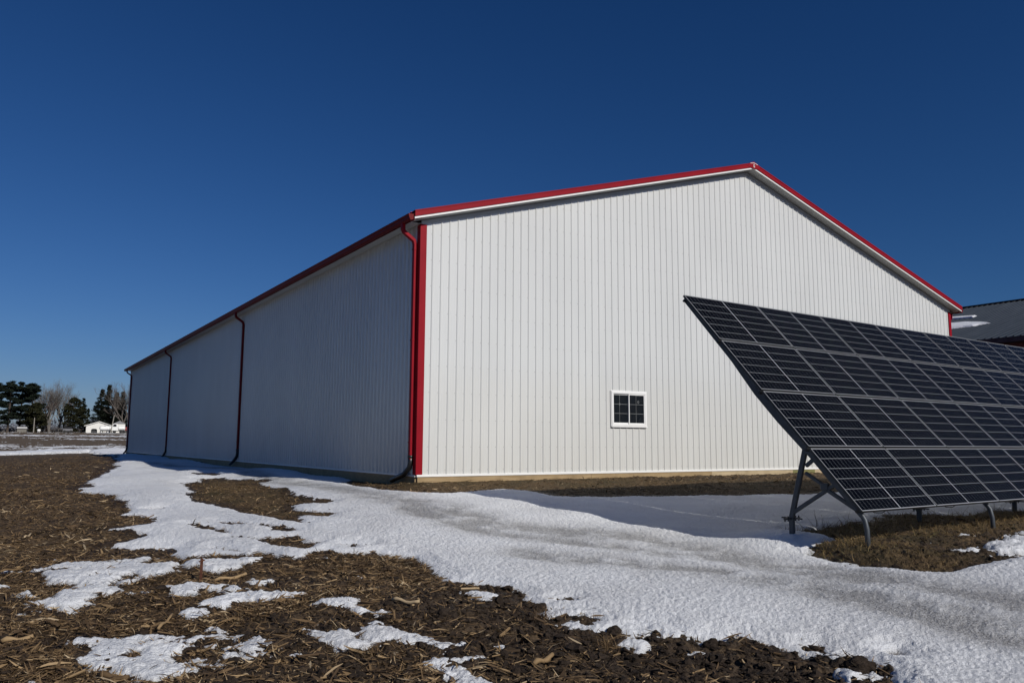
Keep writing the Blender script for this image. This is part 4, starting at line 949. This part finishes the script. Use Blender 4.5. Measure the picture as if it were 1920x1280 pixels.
# white garage with an arched dark door
M_FARW = simple('white_paint', (.72, .71, .67), .6, var=.04); M_FARD = simple('dark_opening', (.03, .032, .036), .7)
def facing(u, D):
    b = at_dist(u, D); d = ray(u, 825); f = np.array([-d[0], -d[1], 0]); f /= np.linalg.norm(f); r_ = np.array([-f[1], f[0], 0]); return b, r_, f
b, r_, f = facing(184, DB); gar = empty('garage', tuple(b), 'small white gabled garage with a dark arched doorway beyond the field', 'garage')
hw, hh, hp, dp = 19*PX/1.0, 12.2*PX, 18.0*PX, 7.0
def loc(b, r_, f, x, y, z): return b+r_*x+f*y+np.array([0, 0, z])
m = MB(); ax0, ax1, az1 = -11.5*PX, -2.5*PX, 6.6*PX
arch = [(ax1, 0), (ax1, az1*.7), (ax1-(ax1-ax0)*.14, az1*.93), ((ax0+ax1)/2, az1), (ax0+(ax1-ax0)*.14, az1*.93), (ax0, az1*.7), (ax0, 0)]
out = [(-hw, -.3), (-hw, hh), (0, hp), (hw, hh), (hw, -.3), (ax1, -.3)]+arch[0:]+[(ax0, -.3)]
m.add([loc(b, r_, f, x, 0, z) for x, z in out]+[loc(b, r_, f, x, -.25, z) for x, z in out], [tuple(range(len(out)))]+[(i, (i+1) % len(out), len(out)+(i+1) % len(out), len(out)+i) for i in range(len(out))])
m.add([loc(b, r_, f, x, y, z) for y in (-.25, -dp) for x, z in ((-hw, -.3), (-hw, hh), (hw, hh), (hw, -.3))], [(0, 1, 5, 4), (2, 3, 7, 6), (4, 5, 6, 7)])
m.build('wall', M_FARW, gar)
m = MB(); m.add([loc(b, r_, f, x, -.6, z) for x, z in ((ax0-.3, -.2), (ax0-.3, az1+.3), (ax1+.3, az1+.3), (ax1+.3, -.2))], [(0, 1, 2, 3)]); m.build('door', M_FARD, gar)
m = MB()
for s in (-1, 1):
    vs = [loc(b, r_, f, x, y, z) for y in (.35, -dp-.3) for x, z in ((0, hp), (0, hp+.16), (s*(hw+.5), hh-.12), (s*(hw+.5), hh-.28))]
    m.add(vs, [(0, 1, 2, 3), (7, 6, 5, 4), (1, 5, 6, 2), (0, 3, 7, 4), (2, 6, 7, 3)])
m.build('roof', M_FARW, gar)
# two white tank trailers
M_TANK = simple('tank_white', (.78, .78, .76), .4, var=.03); M_TYRE = simple('tyre_rubber', (.015, .015, .015), .8)
def tank_trailer(u0, u1, D, lab):
    b, r_, f = facing((u0+u1)/2, D); L = (u1-u0)*PX; root = empty('tank_trailer', tuple(b), lab, 'tank trailer', 'white tank trailers beyond the field')
    R_ = .62; zc = 1.35; m = MB(); xs_ = np.linspace(-1, 1, 13); m.tube([loc(b, r_, f, x*L/2, 0, zc) for x in xs_], [R_*math.sqrt(max(0.02, 1-max(0, (abs(x)-.72)/.28)**2)) for x in xs_], 14); m.build('tank', M_TANK, root, smooth=True)
    m = MB(); m.bar(loc(b, r_, f, -L*.42, 0, .62), loc(b, r_, f, L*.5, 0, .62), .5, .16); m.build('chassis', M_DARKSTEEL, root)
    m = MB(); m.tube([loc(b, r_, f, 0, 0, zc+R_-.05), loc(b, r_, f, 0, 0, zc+R_+.14)], .16, 8); m.build('fill_cap', M_DARKSTEEL, root)
    for x in (-L*.3, L*.3):
        for s in (-.6, .6):
            m = MB(); m.tube([loc(b, r_, f, x, s-.1, .36), loc(b, r_, f, x, s+.1, .36)], .38, 12); wl = m.build('wheel', M_TYRE, root)
            m = MB(); m.tube([loc(b, r_, f, x, s-.115, .36), loc(b, r_, f, x, s+.115, .36)], .17, 8); m.build('rim', M_TANK, wl)
tank_trailer(187, 203, DB-6, 'white tank trailer parked in front of the garage wall')
tank_trailer(200.5, 211, DB-3, 'white tank trailer just right of the garage corner')
# white tank truck
b, r_, f = facing(221, DB-3); trk = empty('tank_truck', tuple(b), 'white tank truck with upright cab beside the shed corner', 'truck')
m = MB(); L = 20*PX; prof_ = [(-L/2, .7), (-L/2, 1.9), (-L/2+.25, 2.55), (-L/2+1.3, 2.6), (-L/2+1.45, 1.75), (-L/2+1.45, .7)]
m.prism(prof_, lambda x, z: loc(b, r_, f, x, .95, z), lambda x, z: loc(b, r_, f, x, -.95, z)); m.build('cab', M_TANK, trk)
m = MB(); m.prism([(-L/2+.25, 1.75), (-L/2+.33, 2.4), (-L/2+1.1, 2.4), (-L/2+1.1, 1.75)], lambda x, z: loc(b, r_, f, x, .96, z), lambda x, z: loc(b, r_, f, x, .953, z)); m.build('side_window', M_GLASS, trk)
m = MB(); xs_ = np.linspace(-L/2+1.5, L/2, 11); m.tube([loc(b, r_, f, x, 0, 1.35) for x in xs_], [.35]+[.62]*8+[.55, .2], 14); m.build('tank', M_TANK, trk, smooth=True)
m = MB(); m.bar(loc(b, r_, f, -L/2, 0, .6), loc(b, r_, f, L/2-.1, 0, .6), .7, .2); m.build('chassis', M_DARKSTEEL, trk)
for x in (-L/2+.7, L/2-1.1, L/2-.35):
    for s in (-.8, .8): m = MB(); m.tube([loc(b, r_, f, x, s-.12, .38), loc(b, r_, f, x, s+.12, .38)], .4, 12); m.build('wheel', M_TYRE, trk)
# low white shed behind the truck, red implement by the corner
b, r_, f = facing(222, DB+7); o = empty('white_shed', tuple(b), 'small pale shed behind the white tank truck', 'shed')
m = MB(); m.obox(loc(b, r_, f, 0, -1, 1.2), r_, f, Z_, 9*PX, 1, 1.5); m.build('wall', M_FARW, o)
m = MB(); m.prism([(-9.8*PX, 2.7), (0, 3.5), (9.8*PX, 2.7)], lambda x, z: loc(b, r_, f, x, .2, z), lambda x, z: loc(b, r_, f, x, -2.4, z)); m.build('roof', simple('grey_shingle', (.2, .2, .21), .8), o)
b, r_, f = facing(237, DB-2); o = empty('farm_wagon', tuple(b), 'dark red farm wagon half hidden by the far shed corner', 'wagon')
m = MB(); m.prism([(-1.2, .8), (-1.5, 1.7), (1.5, 1.7), (1.2, .8)], lambda x, z: loc(b, r_, f, x, .8, z), lambda x, z: loc(b, r_, f, x, -.8, z)); m.build('box', simple('wagon_red', (.20, .025, .025), .6), o)
for x in (-.9, .9):
    m = MB(); m.tube([loc(b, r_, f, x, .65, .4), loc(b, r_, f, x, .85, .4)], .4, 12); m.build('wheel', M_TYRE, o)
# dark pickup left of the round evergreen, low grey building, utility poles, small white tank
b, r_, f = facing(125.5, DB-4); car = empty('pickup_truck', tuple(b), 'dark pickup with pale lower body parked left of the white garage', 'pickup')
m = MB(); m.prism([(-1.15, .45), (-1.15, 1.0), (-.6, 1.05), (1.15, 1.05), (1.2, .5)], lambda x, z: loc(b, r_, f, x*1.0, .85, z), lambda x, z: loc(b, r_, f, x, -.85, z)); m.build('body', simple('pale_paint', (.16, .16, .17), .35), car)
m = MB(); m.prism([(-1.05, 1.055), (-.85, 1.6), (1.0, 1.6), (1.1, 1.055)], lambda x, z: loc(b, r_, f, x, .75, z), lambda x, z: loc(b, r_, f, x, -.75, z)); m.build('cabin', M_GLASS, car)
for x in (-.75, .75):
    for s in (-.8, .8): m = MB(); m.tube([loc(b, r_, f, x, s-.1, .33), loc(b, r_, f, x, s+.1, .33)], .34, 12); m.build('wheel', M_TYRE, car)
b, r_, f = facing(39.5, DB-2); o = empty('low_building', tuple(b), 'low grey building with a pale roof under the tall pines', 'building')
m = MB(); m.obox(loc(b, r_, f, 0, -1.5, .3), r_, f, Z_, 6.3*PX, 1.5, .62); m.build('wall', simple('grey_wall', (.16, .15, .13), .8), o)
m = MB(); m.prism([(-7.2*PX, .92), (-6.6*PX, 1.4), (6.6*PX, 1.4), (7.2*PX, .92)], lambda x, z: loc(b, r_, f, x, .3, z), lambda x, z: loc(b, r_, f, x, -3.3, z)); m.build('roof', simple('pale_roof', (.42, .42, .42), .7), o)
M_POLE = simple('weathered_pole', (.26, .24, .21), .85)
def pole(u, D, h, leanx, lab):
    b, r_, f = facing(u, D); m = MB(); m.tube([b+[0, 0, -.3], loc(b, r_, f, leanx, 0, h)], [.15, .10], 7); o = m.build('utility_pole', M_POLE); tag(o, lab, 'pole', 'wooden poles beyond the field')
pole(61.5, DB-4, 23*PX, 0, 'short upright wooden pole in front of the round juniper')
pole(206, DB-7, 29*PX, 4*PX, 'leaning wooden pole rising right of the white garage')
b, r_, f = facing(71.5, DB-4); m = MB(); m.tube([loc(b, r_, f, x, 0, .55) for x in (-.42, -.34, -.2, .2, .34, .42)], [.08, .25, .33, .33, .25, .08], 10); m.bar(loc(b, r_, f, -.2, 0, 0), loc(b, r_, f, -.2, 0, .4), .4, .08); m.bar(loc(b, r_, f, .2, 0, 0), loc(b, r_, f, .2, 0, .4), .4, .08)
tag(m.build('storage_tank', M_TANK), 'tiny bright white tank beside the short wooden pole', 'tank')
# brush along the far field edge and a distant woodland
rg = np.random.default_rng(21); cs = []; rs__ = []
for u in np.concatenate([np.arange(-60, 245, 2.2)]):
    b = at_dist(u+rg.uniform(-1, 1), DB+22+rg.uniform(-4, 14)); cs.append(b+[0, 0, rg.uniform(.2, 1.4)]); rs__.append(rg.uniform(.6, 1.5))
br = leaf_cloud(cs, rs__, 40, .26, .8, 22, 'brush', leaf_mat('brush_twigs', (.07, .06, .05), (.15, .13, .12)), None)
tag(br, 'grey brown brush along the far edge of the field', 'brush', None, 'stuff')
cs = []; rs__ = []
for u in np.arange(-400, 420, 3.0):
    b = at_dist(u+rg.uniform(-2, 2), 620+rg.uniform(-20, 60)); cs.append(b+[0, 0, rg.uniform(2, 13)]); rs__.append(rg.uniform(3, 6))
wd_ = leaf_cloud(cs, rs__, 6, 1.3, 1.1, 23, 'distant_woods', leaf_mat('hazy_twigs', (.12, .13, .15), (.19, .20, .23)), None)  # blue haze mixed into the twig colour
tag(wd_, 'leafless woods coloured pale blue for haze on the horizon behind the farmstead', 'woods', None, 'stuff')
